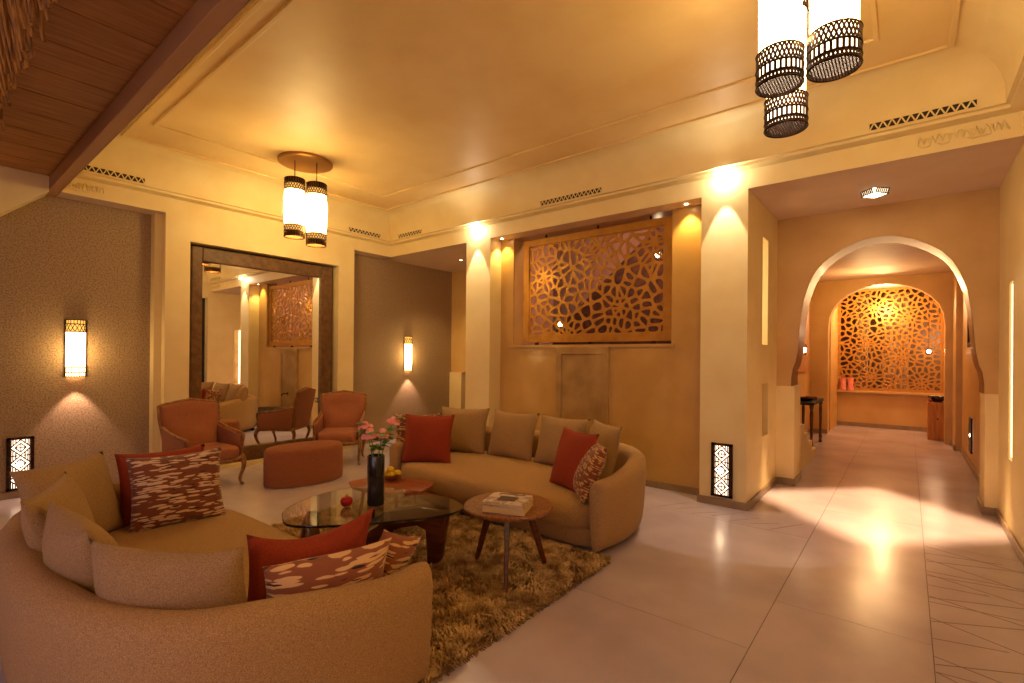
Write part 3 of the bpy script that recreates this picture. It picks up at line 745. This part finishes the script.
# far sofa
pillow('cushion', 'taupe back cushion at the far left of the far sofa', (-4.0, 4.02, Zs), (D_(16), 0, D_(200)), cushm, .62, .54, .2, seed=1)
pillow('cushion', 'taupe back cushion left of the middle of the far sofa', (-3.38, 4.14, Zs), (D_(16), 0, D_(182)), cushm, .62, .53, .2, seed=2)
pillow('cushion', 'taupe back cushion right of the middle of the far sofa', (-2.74, 4.12, Zs), (D_(16), 0, D_(176)), cushm, .62, .53, .2, seed=3)
pillow('cushion', 'taupe cushion in the right corner of the far sofa behind the red one', (-2.22, 3.95, Zs), (D_(15), 0, D_(145)), cushm, .56, .54, .18, seed=4)
pillow('cushion', 'rust red cushion leaning at the right end of the far sofa', (-2.24, 3.50, Zs), (D_(18), 0, D_(158)), redm, .50, .52, .16, seed=5)
pillow('cushion', 'golden-brown dash print cushion against the right arm of the far sofa', (-2.06, 3.40, Zs), (D_(24), 0, D_(130)), printm2, .48, .48, .16, seed=6)
pillow('cushion', 'rust red cushion at the left end of the far sofa', (-3.88, 3.40, Zs), (D_(17), 0, D_(212)), redm, .54, .52, .17, seed=7)
pillow('cushion', 'golden-brown dash print cushion behind the red one at the left of the far sofa', (-4.12, 3.50, Zs), (D_(14), 0, D_(228)), printm2, .52, .50, .15, seed=8)
# near sofa
pillow('cushion', 'taupe cushion in the left corner of the near sofa with raised corner', (-3.72, .68, Zs), (D_(18), 0, D_(-52)), cushm, .58, .52, .2, seed=9)
pillow('cushion', 'taupe cushion along the back of the near sofa, second from the left', (-3.12, .56, Zs), (D_(16), 0, D_(-22)), cushm, .62, .52, .2, seed=10)
pillow('cushion', 'taupe cushion along the back of the near sofa, between two others', (-2.62, .55, Zs), (D_(16), 0, D_(2)), cushm, .60, .50, .2, seed=11)
pillow('cushion', 'large curved taupe cushion nearest the camera on the near sofa', (-2.10, .66, Zs), (D_(16), 0, D_(32)), cushm, .62, .46, .2, bend=.9, seed=12)
pillow('cushion', 'rust red cushion leaning on the right arm of the near sofa', (-1.98, 1.08, Zs), (D_(12), 0, D_(82)), redm, .52, .46, .15, sag=.12, seed=13)
pillow('cushion', 'bold dash print cushion slumped against the right arm of the near sofa', (-1.85, 1.09, Zs), (D_(14), 0, D_(76)), printm3, .50, .36, .15, sag=.0, seed=14)
pillow('cushion', 'small corner of a striped brown print cushion past the slumped one on the near sofa', (-1.90, 1.34, Zs), (D_(14), D_(22), D_(84)), printm3, .22, .34, .11, seed=15)
pillow('cushion', 'rust red cushion behind the printed one at the left of the near sofa', (-3.88, 1.12, Zs), (D_(14), 0, D_(-92)), redm, .52, .48, .16, seed=16)
pillow('cushion', 'brown and cream dash print cushion at the left of the near sofa', (-3.68, 1.14, Zs), (D_(16), 0, D_(-95)), printm1, .54, .48, .17, seed=17)

# armchairs -------------------------------------------------------
def armchair(label, loc, rz):
    """front faces +x, left is +y"""
    t_ = empty('armchair', loc, rz, label=label, cat='armchair', group='armchairs by the mirror')
    Wb, Hs = .32, .40
    # back: outline with a raised crest, in local yz, leaning back
    def back_outline(sc_=1.0, n=20):
        pts = []
        for i in range(n+1):
            u = -1+2*i/n; yy = u*(.335)*sc_; zz = .985+.034*max(0, math.cos(u*PI*.62))**1.6-.02*abs(u)**8
            pts.append((yy, zz))
        return pts
    top = back_outline()
    lean = lambda z: -.26-.17*(z-.38)
    m = MB(); ol = [(-.29, .36), (-.31, .6), (-.335, .8)] + [(y_, z) for y_, z in top] + [(.335, .8), (.31, .6), (.29, .36)]
    k = len(ol); cz = .68
    layers = [(-.055, 1.0), (-.04, 1.0), (.03, .96), (.055, .86), (.062, .6), (.065, .25)]
    for off, e in layers: m.v += [(lean(z)+off+.0, y_*e, cz+(z-cz)*e) for y_, z in ol]
    for i in range(len(layers)-1):
        for j in range(k): m.f.append((i*k+j, i*k+(j+1) % k, (i+1)*k+(j+1) % k, (i+1)*k+j))
    m.f.append(tuple(range(k))); m.f.append(tuple((len(layers)-1)*k+j for j in range(k)))
    m.build('backrest', chairf, t_, smooth=50)
    bf = MB().tube([(lean(z)+.005, y_*1.01, z) for y_, z in ol], .016, 8).build('back_frame', chairw, t_, smooth=60)
    MB().tube([(lean(1.02)+.01, -.07, 1.018), (lean(1.03)+.015, 0, 1.026), (lean(1.02)+.01, .07, 1.018)], [.010, .018, .010], 8).build('crest_carving', chairw, bf, smooth=60)
    for s_ in (-1, 1):
        # arm: padded side panel and wooden rail
        m = MB(); side = [(-.27, .36), (.27, .36), (.29, .60), (.16, .625), (-.05, .65), (-.29, .70)]
        for yo in (s_*.285, s_*.335): m.v += [(x, yo, z) for x, z in side]
        m.f = [tuple(range(6)), tuple(range(6, 12))] + [(i, (i+1) % 6, 6+(i+1) % 6, 6+i) for i in range(6)]
        m.build('arm_panel', chairf, t_, smooth=40, bevel=.012)
        MB().tube([tuple(p) for p in bez_path([(-.30, s_*.315, .715), (-.08, s_*.325, .665), (.14, s_*.33, .64), (.27, s_*.325, .625), (.305, s_*.315, .60), (.295, s_*.31, .50), (.285, s_*.305, .36)], 3)], .016, 8).build('arm_rail', chairw, t_, smooth=60)
        for x, fx in ((.285, 1), (-.27, -1)):
            q = bez_path([(x, s_*.30, .36), (x+fx*.035, s_*.315, .28), (x+fx*.03, s_*.31, .20), (x-fx*.012, s_*.295, .09), (x+fx*.0, s_*.30, .025), (x+fx*.03, s_*.312, .012)], 4)
            rr = [.034-.02*min(1, i/(len(q)*.72)) for i in range(len(q))]; rr[-1] = .016; rr[-2] = .018; rr[-3] = .017
            MB().tube([(p.x, p.y, max(p.z, .017)) for p in q], rr, 8).build('leg', chairw, t_, smooth=60)
    # apron
    q = [( .31, -.28, .335), (.335, -.14, .315), (.345, 0, .325), (.335, .14, .315), (.31, .28, .335)]
    m = MB().tube([tuple(p) for p in bez_path(q, 4)], .026, 8); m.tube([(-.28, -.30, .34), (.30, -.30, .34)], .022, 8); m.tube([(-.28, .30, .34), (.30, .30, .34)], .022, 8); m.tube([(-.28, -.29, .34), (-.28, .29, .34)], .022, 8)
    m.build('apron', chairw, t_, smooth=60)
    m = MB(); pl = []
    for i in range(40):
        a = 2*PI*i/40; c, s2 = math.cos(a), math.sin(a); pl.append((.04+.315*abs(c)**.35*(1 if c > 0 else -1), .275*abs(s2)**.35*(1 if s2 > 0 else -1)))
    zs = [(.0, .35), (-.01, .365), (-.03, .40), (-.03, .43), (-.0, .46), (.06, .475), (.16, .48), (.30, .482)]
    for e, z in zs: m.v += [(.04+(x-.04)*(1-e), y_*(1-e), z) for x, y_ in pl]
    for i in range(len(zs)-1):
        for j in range(40): m.f.append((i*40+j, i*40+(j+1) % 40, (i+1)*40+(j+1) % 40, (i+1)*40+j))
    m.f.append(tuple(range(40))); m.f.append(tuple((len(zs)-1)*40+j for j in range(40)))
    m.build('seat_cushion', chairf, t_, smooth=60)
    return t_
a1 = armchair('rust upholstered carved armchair at the left front of the mirror', (-6.20, 2.14, 0), D_(6)); a1.scale = (.94, .94, .94)
a2 = copy_tree(a1); a2.location = (-6.20, 3.86, 0); a2.rotation_euler = (0, 0, D_(-40)); a2['label'] = 'rust upholstered carved armchair at the right front of the mirror, turned to the sofas'

# oval ottoman
m = MB(); pl = []
for i in range(56):
    a = 2*PI*i/56; pl.append((.27*math.cos(a)*(1+.0*math.sin(a)), .47*math.sin(a)))
zs = [(1.0, .01), (1.01, .05), (1.015, .2), (1.01, .36), (.985, .405), (.93, .425), (.8, .437), (.5, .442)]
for e, z in zs: m.v += [(x*(e if z < .38 else 1-(1-e)*1.6), y_*e, z) for x, y_ in pl]
for i in range(len(zs)-1):
    for j in range(56): m.f.append((i*56+j, i*56+(j+1) % 56, (i+1)*56+(j+1) % 56, (i+1)*56+j))
m.f.append(tuple(range(56))); m.f.append(tuple((len(zs)-1)*56+j for j in range(56)))
o = m.build('ottoman', chairf, smooth=60, loc=(-5.56, 3.0, 0), rot=(0, 0, D_(-8))); o.scale = (.96, .95, 1); tag(o, 'oval rust upholstered ottoman standing between the two armchairs', 'ottoman')

# rug -------------------------------------------------------------
rx0, rx1, ry0, ry1 = -4.25, -1.69, .95, 3.24
rg = empty('shag_rug', (0, 0, 0), label='brown shaggy rug under the glass coffee table', cat='rug')
rugback = mat('rug_backing', hexc('8a6a42'), .95)
B(rx0, rx1, ry0, ry1, .002, .012).build('rug_backing', rugback, rg)
rr = random.Random(5); tv = []; tf = []
def rugm():
    m = bpy.data.materials.new('shag_wool'); m.use_nodes = True; nt = m.node_tree; N = nt.nodes; L = nt.links; b = N['Principled BSDF']
    b.inputs['Roughness'].default_value = .85
    tc = N.new('ShaderNodeTexCoord'); n = N.new('ShaderNodeTexNoise'); n.inputs['Scale'].default_value = 9; n.inputs['Detail'].default_value = 8; L.new(tc.outputs['Object'], n.inputs['Vector'])
    r = N.new('ShaderNodeValToRGB'); e = r.color_ramp.elements; e[0].position = .36; e[0].color = hexc('84633c'); e[1].position = .64; e[1].color = hexc('dcbc88')
    L.new(n.outputs['Fac'], r.inputs[0]); L.new(r.outputs[0], b.inputs['Base Color']); return m
for i in range(62000):
    x = rr.uniform(rx0, rx1); y_ = rr.uniform(ry0, ry1)
    if x < -2.2 and y_ < 1.2 and x > -3.9 and rr.random() < .8: continue
    s_ = math.sin(x*9+math.sin(y_*7)*2)+math.cos(y_*8+math.sin(x*6)*2); a = s_*1.6+rr.uniform(-.9, .9)
    L_ = rr.uniform(.03, .07); dx, dy = math.cos(a)*L_, math.sin(a)*L_; hz = rr.uniform(.022, .055); ww = rr.uniform(.003, .006)
    nx, ny = -math.sin(a)*ww, math.cos(a)*ww; k = len(tv)
    tv += [(x-nx, y_-ny, .01), (x+nx, y_+ny, .01), (x+dx*.5+nx, y_+dy*.5+ny, hz), (x+dx*.5-nx, y_+dy*.5-ny, hz), (x+dx, y_+dy, hz*.7)]
    tf += [(k, k+1, k+2, k+3), (k+3, k+2, k+4)]
pm = MB(); pm.v = tv; pm.f = tf; o = pm.build('pile', rugm(), rg, fixn=False); o['kind'] = 'stuff'
# fringe
m = MB()
for i in range(200):
    y_ = ry0+(ry1-ry0)*i/200+rr.uniform(-.004, .004); m.bar((rx1-.01, y_, .008), (rx1+rr.uniform(.01, .03), y_+rr.uniform(-.01, .01), .004), .004, .003)
o = m.build('fringe', rugback, rg); o['kind'] = 'stuff'

# glass coffee table ----------------------------------------------
gt = empty('coffee_table', (0, 0, .02), label='rounded triangular glass coffee table on curved dark walnut legs', cat='table')
gp = [(-3.22,1.58),(-3.04,1.52),(-2.90,1.59),(-2.73,1.77),(-2.57,1.99),(-2.43,2.24),(-2.40,2.42),(-2.47,2.52),(-2.66,2.58),(-2.89,2.57),(-3.15,2.51),(-3.39,2.39),(-3.50,2.22),(-3.49,1.99),(-3.41,1.77),(-3.31,1.64)]
gq = []
for i in range(len(gp)):
    P4 = [Vector(gp[(i+j) % len(gp)]) for j in (-1, 0, 1, 2)]
    for j in range(3):
        t2 = j/3; a, b, c, d = P4; v = .5*((2*b)+(c-a)*t2+(2*a-5*b+4*c-d)*t2*t2+(3*b-a-3*c+d)*t2**3); gq.append((v.x, v.y))
MB().prism(gq, .395, .412).build('glass_top', glassm, gt, bevel=.004)
def fin(pts, th_, M, nm='leg'):
    m = MB(); k = len(pts); mid = [(x, z) for x, z in pts]
    for yo, e in ((-th_/2, .96), (-th_/2*.7, 1), (th_/2*.7, 1), (th_/2, .96)):
        cx = sum(p[0] for p in mid)/k; cz = sum(p[1] for p in mid)/k
        m.v += [(cx+(x-cx)*e, yo, cz+(z-cz)*e) for x, z in mid]
    for i in range(3):
        for j in range(k): m.f.append((i*k+j, i*k+(j+1) % k, (i+1)*k+(j+1) % k, (i+1)*k+j))
    m.f.append(tuple(range(k))[::-1]); m.f.append(tuple(3*k+j for j in range(k)))
    m.v = [tuple(M @ Vector(p)) for p in m.v]
    return m.build(nm, walnut, gt, smooth=50)
leg_shape = [(0, .0), (.05, .0), (.085, .06), (.10, .16), (.12, .27), (.14, .37), (.13, .395), (.02, .395), (-.12, .39), (-.34, .33), (-.52, .24), (-.58, .16), (-.56, .10), (-.50, .09), (-.42, .15), (-.25, .23), (-.10, .27), (-.02, .25), (-.01, .14)]
fin([(x, z) for x, z in leg_shape], .075, Matrix.Translation((-2.62, 2.36, 0)) @ Matrix.Rotation(D_(12), 4, 'Z'))
leg2 = [(x, .395-z) for x, z in leg_shape]
fin(leg2, .075, Matrix.Translation((-3.14, 1.78, 0)) @ Matrix.Rotation(D_(252), 4, 'Z'))
MB().tube([(-3.14, 2.24, .10), (-3.14, 2.24, .30)], .010, 8).build('pivot_rod', bronze, gt)

# round oak side table --------------------------------------------
rt = empty('side_table', (-2.09, 2.57, .02), label='round mottled oak side table with three splayed legs', cat='table')
MB().lathe([(0, .455), (.285, .455), (.30, .462), (.302, .475), (.295, .482), (0, .482)], 56).build('table_top', tablew, rt, smooth=40)
for fx, fy in ((.17, -.23), (-.33, .04), (.11, .28)):
    a = Vector((fx*.5, fy*.5, .457)); b = Vector((fx, fy, 0)); d = Vector((-fy, fx, 0)).normalized(); e = Vector((fx, fy, 0)).normalized(); m = MB()
    for p, ww, dd in ((a, .032, .017), (b, .016, .012)):
        m.v += [tuple(p+d*sx*ww*.6+e*sy*dd*1.4) for sx, sy in ((-1, -1), (1, -1), (1, 1), (-1, 1))]
    m.f = [(0, 1, 2, 3), (4, 7, 6, 5), (0, 4, 5, 1), (1, 5, 6, 2), (2, 6, 7, 3), (3, 7, 4, 0)]
    m.build('leg', walnut, rt, bevel=.004)
# books on it
COV = {}
def book(nm, label, loc, rz, w_, d_, h_, cover, group='books on the round side table'):
    t_ = empty(nm, loc, rz, label=label, cat='book', group=group)
    B(-w_/2+.004, w_/2, -d_/2+.004, d_/2-.004, .003, h_-.003).build('pages', paperm, t_)
    t_c = B(-w_/2, w_/2+.003, -d_/2, d_/2, 0, .003).box(-w_/2, w_/2+.003, -d_/2, d_/2, h_-.003, h_).box(-w_/2-.001, -w_/2+.003, -d_/2, d_/2, 0, h_).build('cover', cover, t_); COV[t_.name] = t_c
    return t_
b1 = book('book', 'thick cream-paged book at the bottom of the pile on the round table', (-2.03, 2.49, .503), D_(293), .24, .28, .045, coverm)
b2 = book('book', 'thin pale pink-grey picture book on top of the pile', (-2.03, 2.49, .549), D_(290), .235, .27, .02, coverm)
B(-.04, .06, -.06, .06, .0202, .0212).build('cover_photo', printm, COV[b2.name])
B(-.10, -.085, -.09, .09, .0202, .0210).build('cover_lettering', printm, COV[b2.name])

# low cherry table --------------------------------------------------
lt = empty('low_table', (0, 0, 0), label='low cherry wood table with rounded irregular top behind the glass table', cat='table')
lp = [(-3.70,2.42),(-3.90,2.52),(-3.90,2.66),(-3.78,2.80),(-3.62,2.93),(-3.44,3.0),(-3.31,3.0),(-3.23,2.91),(-3.18,2.76),(-3.18,2.62),(-3.30,2.50),(-3.50,2.42)]
MB().prism(lp, .335, .362).build('table_top', lowwood, lt, bevel=.008, smooth=30)
for x, y_ in ((-3.72, 2.56), (-3.33, 2.60), (-3.45, 2.88)): MB().tube([(x, y_, .337), (x+(x+3.5)*.2, y_+(y_-2.7)*.2, .022)], [.016, .010], 10).build('leg', lowwood, lt, smooth=60)
bw = empty('fruit_bowl', (-3.66, 2.80, .3625), label='small woven bowl of lemons on the low cherry table', cat='bowl')
MB().lathe([(0, .004), (.045, .004), (.08, .03), (.10, .06), (.094, .06), (.074, .034), (.04, .01), (0, .01)], 32).build('bowl_body', bowlm, bw, smooth=60)
for i, (dx, dy, dz) in enumerate([(-.045, -.02, .048), (.04, -.03, .048), (.0, .045, .048), (-.005, -.004, .092), (.062, .03, .062)]):
    m = MB().lathe([(0, -.042), (.008, -.038), (.02, -.028), (.029, -.012), (.030, .006), (.023, .024), (.010, .034), (.006, .041), (0, .043)], 16)
    o = m.build('lemon', lemonm, smooth=70, loc=(-3.66+dx, 2.80+dy, .365+dz), rot=(1.3+i*.3, .4*i, i*1.3))
    tag(o, ['yellow lemon at the left of the small bowl', 'yellow lemon at the front right of the small bowl', 'yellow lemon at the back of the small bowl', 'topmost yellow lemon of the small bowl', 'yellow lemon at the right rim of the small bowl'][i], 'lemon', 'lemons in the bowl')

# pomegranate -------------------------------------------------------
pg = empty('pomegranate', (-3.06, 1.96, .4335), label='red pomegranate lying on the glass coffee table', cat='fruit')
m = MB().lathe([(0, 0), (.018, .002), (.034, .012), (.043, .03), (.043, .048), (.034, .064), (.018, .072), (.008, .074)], 24); m.build('fruit', pomm, pg, smooth=70)
m = MB()
for i in range(6):
    a = i*PI/3; m.add([(.008*math.cos(a-.5), .008*math.sin(a-.5), .072), (.008*math.cos(a+.5), .008*math.sin(a+.5), .072), (.016*math.cos(a), .016*math.sin(a), .092)], [(0, 1, 2)])
m.build('calyx', pomm, pg)

# vase and peonies ----------------------------------------------------
o = MB().lathe([(0, 0), (.058, 0), (.060, .004), (.060, .346), (.058, .350), (.052, .350), (.052, .02), (0, .02)], 40).build('vase', blackm, smooth=40, loc=(-2.96, 2.13, .4325)); tag(o, 'tall black cylindrical vase on the glass coffee table', 'vase')
def peony(label, base, head, r, seed):
    rn = random.Random(seed); b = Vector(base); h_ = Vector(head)
    t_ = empty('peony', tuple(b), label=label, cat='flower', group='peonies in the black vase'); hh = h_-b
    mid = hh*.5+Vector((0, 0, .03)); MB().tube([(0, 0, 0), tuple(mid), tuple(hh*.99)], .0035, 6).build('stem', leafm, t_); stem = [c for c in t_.children][0]
    m = MB(); ax = hh.normalized()
    q = ax.to_track_quat('Z', 'Y').to_matrix()
    for ly in range(4):
        n = 5+ly*2; op = .25+ly*.38; rad = r*(.45+ly*.19)
        for i in range(n):
            a = 2*PI*i/n+ly*.4+rn.uniform(-.2, .2); G = 4; vs = []
            for gi in range(G+1):
                s_ = gi/G; el = op*s_*1.3
                for gj in (-1, 0, 1):
                    wd = .62*math.sin(PI*min(1, s_*.75+.12))*gj
                    rr_ = rad*math.sin(min(1.6, s_*1.5))*(.5+.5*min(1, op)); zz = rad*(1.05*s_*math.cos(el*.9))-.01
                    rr_ += rn.uniform(-.001, .001); rr_ *= (1-.12*abs(gj))
                    vs.append(tuple(q @ Vector((rr_*math.cos(a+wd), rr_*math.sin(a+wd), zz)) + hh - ax*r*.3))
            fs = [(gi*3+gj, gi*3+gj+1, gi*3+gj+4, gi*3+gj+3) for gi in range(G) for gj in range(2)]
            m.add(vs, fs)
    m.lathe([(0, -.2*r), (r*.42, 0), (r*.5, r*.3), (r*.36, r*.62), (0, r*.72)], 12, Matrix.Translation(hh-ax*r*.3) @ q.to_4x4())
    m.build('bloom', petal, t_, smooth=60)
    for i in range(14):
        f = rn.uniform(.4, .95); p = hh*f+Vector((0, 0, .02)); a = rn.random()*2*PI; L_ = rn.uniform(.06, .11); d = Vector((math.cos(a), math.sin(a), rn.uniform(-.1, .6))).normalized(); sd = d.cross(Vector((0, 0, 1))).normalized()*L_*.30
        vs = [p, p+d*L_*.3+sd*.8, p+d*L_*.3-sd*.8, p+d*L_*.65+sd+Vector((0, 0, -.006)), p+d*L_*.65-sd+Vector((0, 0, -.006)), p+d*L_+Vector((0, 0, -.02)), p+d*L_*.5+Vector((0, 0, .008))]
        MB().add([tuple(v) for v in vs], [(0, 1, 6), (0, 6, 2), (1, 3, 6), (2, 6, 4), (3, 5, 6), (4, 6, 5)]).build('leaf', leafm, stem, smooth=60, fixn=False)
vx, vy, vz = -2.96, 2.13, .70
rx_, ry_ = R0.x, R0.y
def fp(u, fwd, z): return (vx+rx_*u+Fv.x*fwd, vy+ry_*u+Fv.y*fwd, z)
peony('left pink peony of the bouquet, drooping outward', fp(-.015, 0, vz), fp(-.085, .01, 1.0), .055, 1)
peony('large pink peony at the front left of the bouquet', fp(-.005, -.015, vz), fp(-.03, -.05, .955), .068, 2)
peony('pink peony at the front right of the bouquet', fp(.01, -.01, vz), fp(.055, -.03, .955), .060, 3)
peony('highest pink peony at the right of the bouquet', fp(.015, .01, vz), fp(.12, .03, 1.035), .052, 4)

# stone fountain behind the sofa, seen in the mirror, and a stool
fb_ = empty('fountain_basin', (-3.23, 5.0, 0), label='round grey stone fountain basin behind the far sofa, seen in the mirror', cat='basin')
MB().lathe([(0, 0), (.30, 0), (.36, .08), (.40, .28), (.41, .32), (.37, .32), (.33, .2), (0, .18)], 40).build('basin', stonem, fb_, smooth=50)
MB().tube([(0, .41, .62), (0, .30, .62), (0, .27, .60), (0, .27, .57)], .012, 8).build('spout', bronze, fb_)
MB().lathe([(0, 0), (.03, 0), (.03, .012), (0, .012)], 16, Matrix.Translation((0, .40, .62)) @ Matrix.Rotation(PI/2, 4, 'X')).build('spout_plate', bronze, fb_)
so = empty('stool', (-5.95, 4.98, 0), label='small round dark stool in the alcove behind the far sofa', cat='stool')
MB().lathe([(0, .44), (.15, .44), (.17, .46), (.17, .50), (.15, .525), (0, .53)], 32).build('seat', framew, so, smooth=50)
for i in range(4):
    a = PI/4+i*PI/2; MB().tube([(.11*math.cos(a), .11*math.sin(a), .445), (.15*math.cos(a), .15*math.sin(a), 0)], .014, 8).build('leg', framew, so, smooth=60)
sk = empty('wall_socket', (-4.84, 5.21, .58), label='small dark-framed white socket plate on the far cream pillar', cat='socket')
B(-.10, .10, -.008, 0, -.04, .05).build('plate', blackm, sk); 
for x in (-.045, .045): B(x-.032, x+.032, -.010, -.008, -.025, .035).build('socket_face', whitep, sk)

# reed valance hanging under the plank ceiling, top left
rv = empty('reed_valance', (0, 0, 0), label='dried reed valance hanging from the plank ceiling at top left', cat='valance')
B(-5.6, -2.0, .22, .26, 3.20, 3.30).build('rail', woodc, rv)
rn = random.Random(9)
reeds = []
for i in range(110):
    x = -5.6+i*.0327; z = 2.84+rn.uniform(-.02, .05); y_ = .32+rn.uniform(-.03, .03)
    MB().tube([(x+rn.uniform(-.01, .01), .26, 3.27), (x+rn.uniform(-.02, .02), y_-.01, 3.05), (x+rn.uniform(-.03, .03), y_+.02, z)], [.012, .014, .007], 5).build('reed', reedm, rv, smooth=60)

# ================================================================== CORRIDOR OBJECTS
ct = empty('console_table', (-1.345, 10.0, 0), label='black-topped console table on a turned leg beyond the arch at left', cat='table')
B(-.18, .17, -.75, .45, .74, .785).build('table_top', darkm, ct, bevel=.006)
for x in (-.14, .13):
    for y_ in (-.68, .38): MB().lathe([(.022, 0), (.03, .03), (.016, .06), (.03, .10), (.018, .16), (.022, .4), (.026, .6), (.018, .66), (.03, .70), (.03, .745)], 14).build('leg', framew, ct, smooth=60, loc=(x, y_, 0))
o = MB().lathe([(0, 0), (.09, 0), (.14, .03), (.15, .06), (.14, .06), (.08, .02), (0, .02)], 24).build('tray', bronze, smooth=60, loc=(-1.36, 9.55, .786)); tag(o, 'dark round dish on the console table', 'dish')
rbox(-.09, .09, -.07, .07, 0, .06, 'box', chairf, None, bevel=.01, loc=(-1.30, 9.95, .786)); o = bpy.context.scene.objects[-1]
for o in COL.objects:
    if o.name == 'box': tag(o, 'small dark red box on the console table', 'box')
o = B(-1.54, -1.50, 9.6, 11.1, 1.25, 2.45).build('wall_board', pinem, bevel=.01); tag(o, 'tall pine board hanging on the left wall beyond the arch', 'wall panel')
wp = empty('wall_picture', (.70, 9.2, 1.68), label='narrow dark framed picture on the right wall beyond the arch', cat='picture')
for a in ((-.38, -.32, 0, .62), (.32, .38, 0, .62), (-.32, .32, 0, .06), (-.32, .32, .56, .62)): B(-.035, 0, a[0], a[1], a[2], a[3]).build('frame', darkm, wp)
B(-.012, -.002, -.32, .32, .06, .56).build('canvas', pinem, wp)
cb = empty('cabinet', (.44, 12.25, 0), label='small pine cabinet at the right end of the corridor', cat='cabinet')
B(-.14, .14, -.2, .2, .0, .70).build('body', pinem, cb, bevel=.006); cdr = B(-.12, .12, -.212, -.2, .05, .66).build('door', pinem, cb, bevel=.004); MB().lathe([(0, 0), (.012, .0), (.014, .02), (0, .026)], 12, Matrix.Translation((0, -.212, .4)) @ Matrix.Rotation(PI/2, 4, 'X')).build('knob', bronze, cdr)
o = MB().lathe([(0, 0), (.06, 0), (.12, .05), (.145, .11), (.135, .11), (.10, .05), (0, .02)], 28).build('bowl', blackm, smooth=60, loc=(.44, 12.22, .702)); tag(o, 'black bowl on the small pine cabinet', 'bowl')
o = MB().lathe([(0, 0), (.03, .01), (.035, .03), (.025, .055), (0, .06)], 14).build('candle', redm, smooth=60, loc=(.335, 12.10, .702)); tag(o, 'small red ball beside the black bowl', 'ornament')
for i, y_ in enumerate((-.06, .06)):
    o = MB().lathe([(0, 0), (.055, 0), (.065, .02), (.05, .12), (.06, .24), (.07, .27), (.06, .27), (.04, .12), (0, .02)], 20).build('pink_vase', petal, smooth=60, loc=(-1.13+i*.14, 13.33, .801)); tag(o, ['left pink vase on the ledge before the arched screen', 'right pink vase on the ledge before the arched screen'][i], 'vase', 'pink vases on the ledge')
def hanging_bulb(label, loc, drop=.5):
    t_ = empty('glowing_lantern', loc, label=label, cat='lamp')
    MB().lathe([(0, -.035), (.022, -.028), (.035, 0), (.022, .028), (0, .035)], 16).build('bulb', bulbm, t_, smooth=70)
    m = MB()
    for i in range(8):
        a = i*PI/4; m.tube([(.02*math.cos(a), .02*math.sin(a), -.07), (.055*math.cos(a), .055*math.sin(a), 0), (.02*math.cos(a), .02*math.sin(a), .08)], .003, 5)
    m.build('cage', bronze, t_); MB().tube([(0, 0, .08), (0, 0, drop)], .004, 5).build('chain', bronze, t_); return t_
hanging_bulb('glowing caged lantern at the left just beyond the arch', (-1.14, 8.0, 1.62), 1.43)
hanging_bulb('glowing caged lantern hanging before the arched screen', (.33, 12.85, 1.66), 1.39)
hanging_bulb('upper glowing lantern in the stair hall behind the big screen', (-2.72, 6.6, 2.93), .97)
hanging_bulb('lower glowing lantern in the stair hall behind the big screen', (-4.2, 6.4, 2.0), 1.9)
# curtains and dark window behind the arched screen
for i, (x0_, x1_) in enumerate(((-.95, -.72), (-.45, .02))):
    m = MB(); n = 24
    for j in range(n+1):
        x = x0_+(x1_-x0_)*j/n; yy = 14.1+.03*math.sin(j*1.9); m.v += [(x, yy, .02), (x, yy, 3.0), (x, yy+.01, .02), (x, yy+.01, 3.0)]
    for j in range(n): a = j*4; m.f += [(a, a+4, a+5, a+1), (a+2, a+3, a+7, a+6), (a+1, a+5, a+7, a+3)]
    o = m.build('curtain', curtm, smooth=60); tag(o, ['narrow white curtain behind the left of the arched screen', 'wide white curtain behind the middle of the arched screen'][i], 'curtain', 'curtains behind the arched screen')
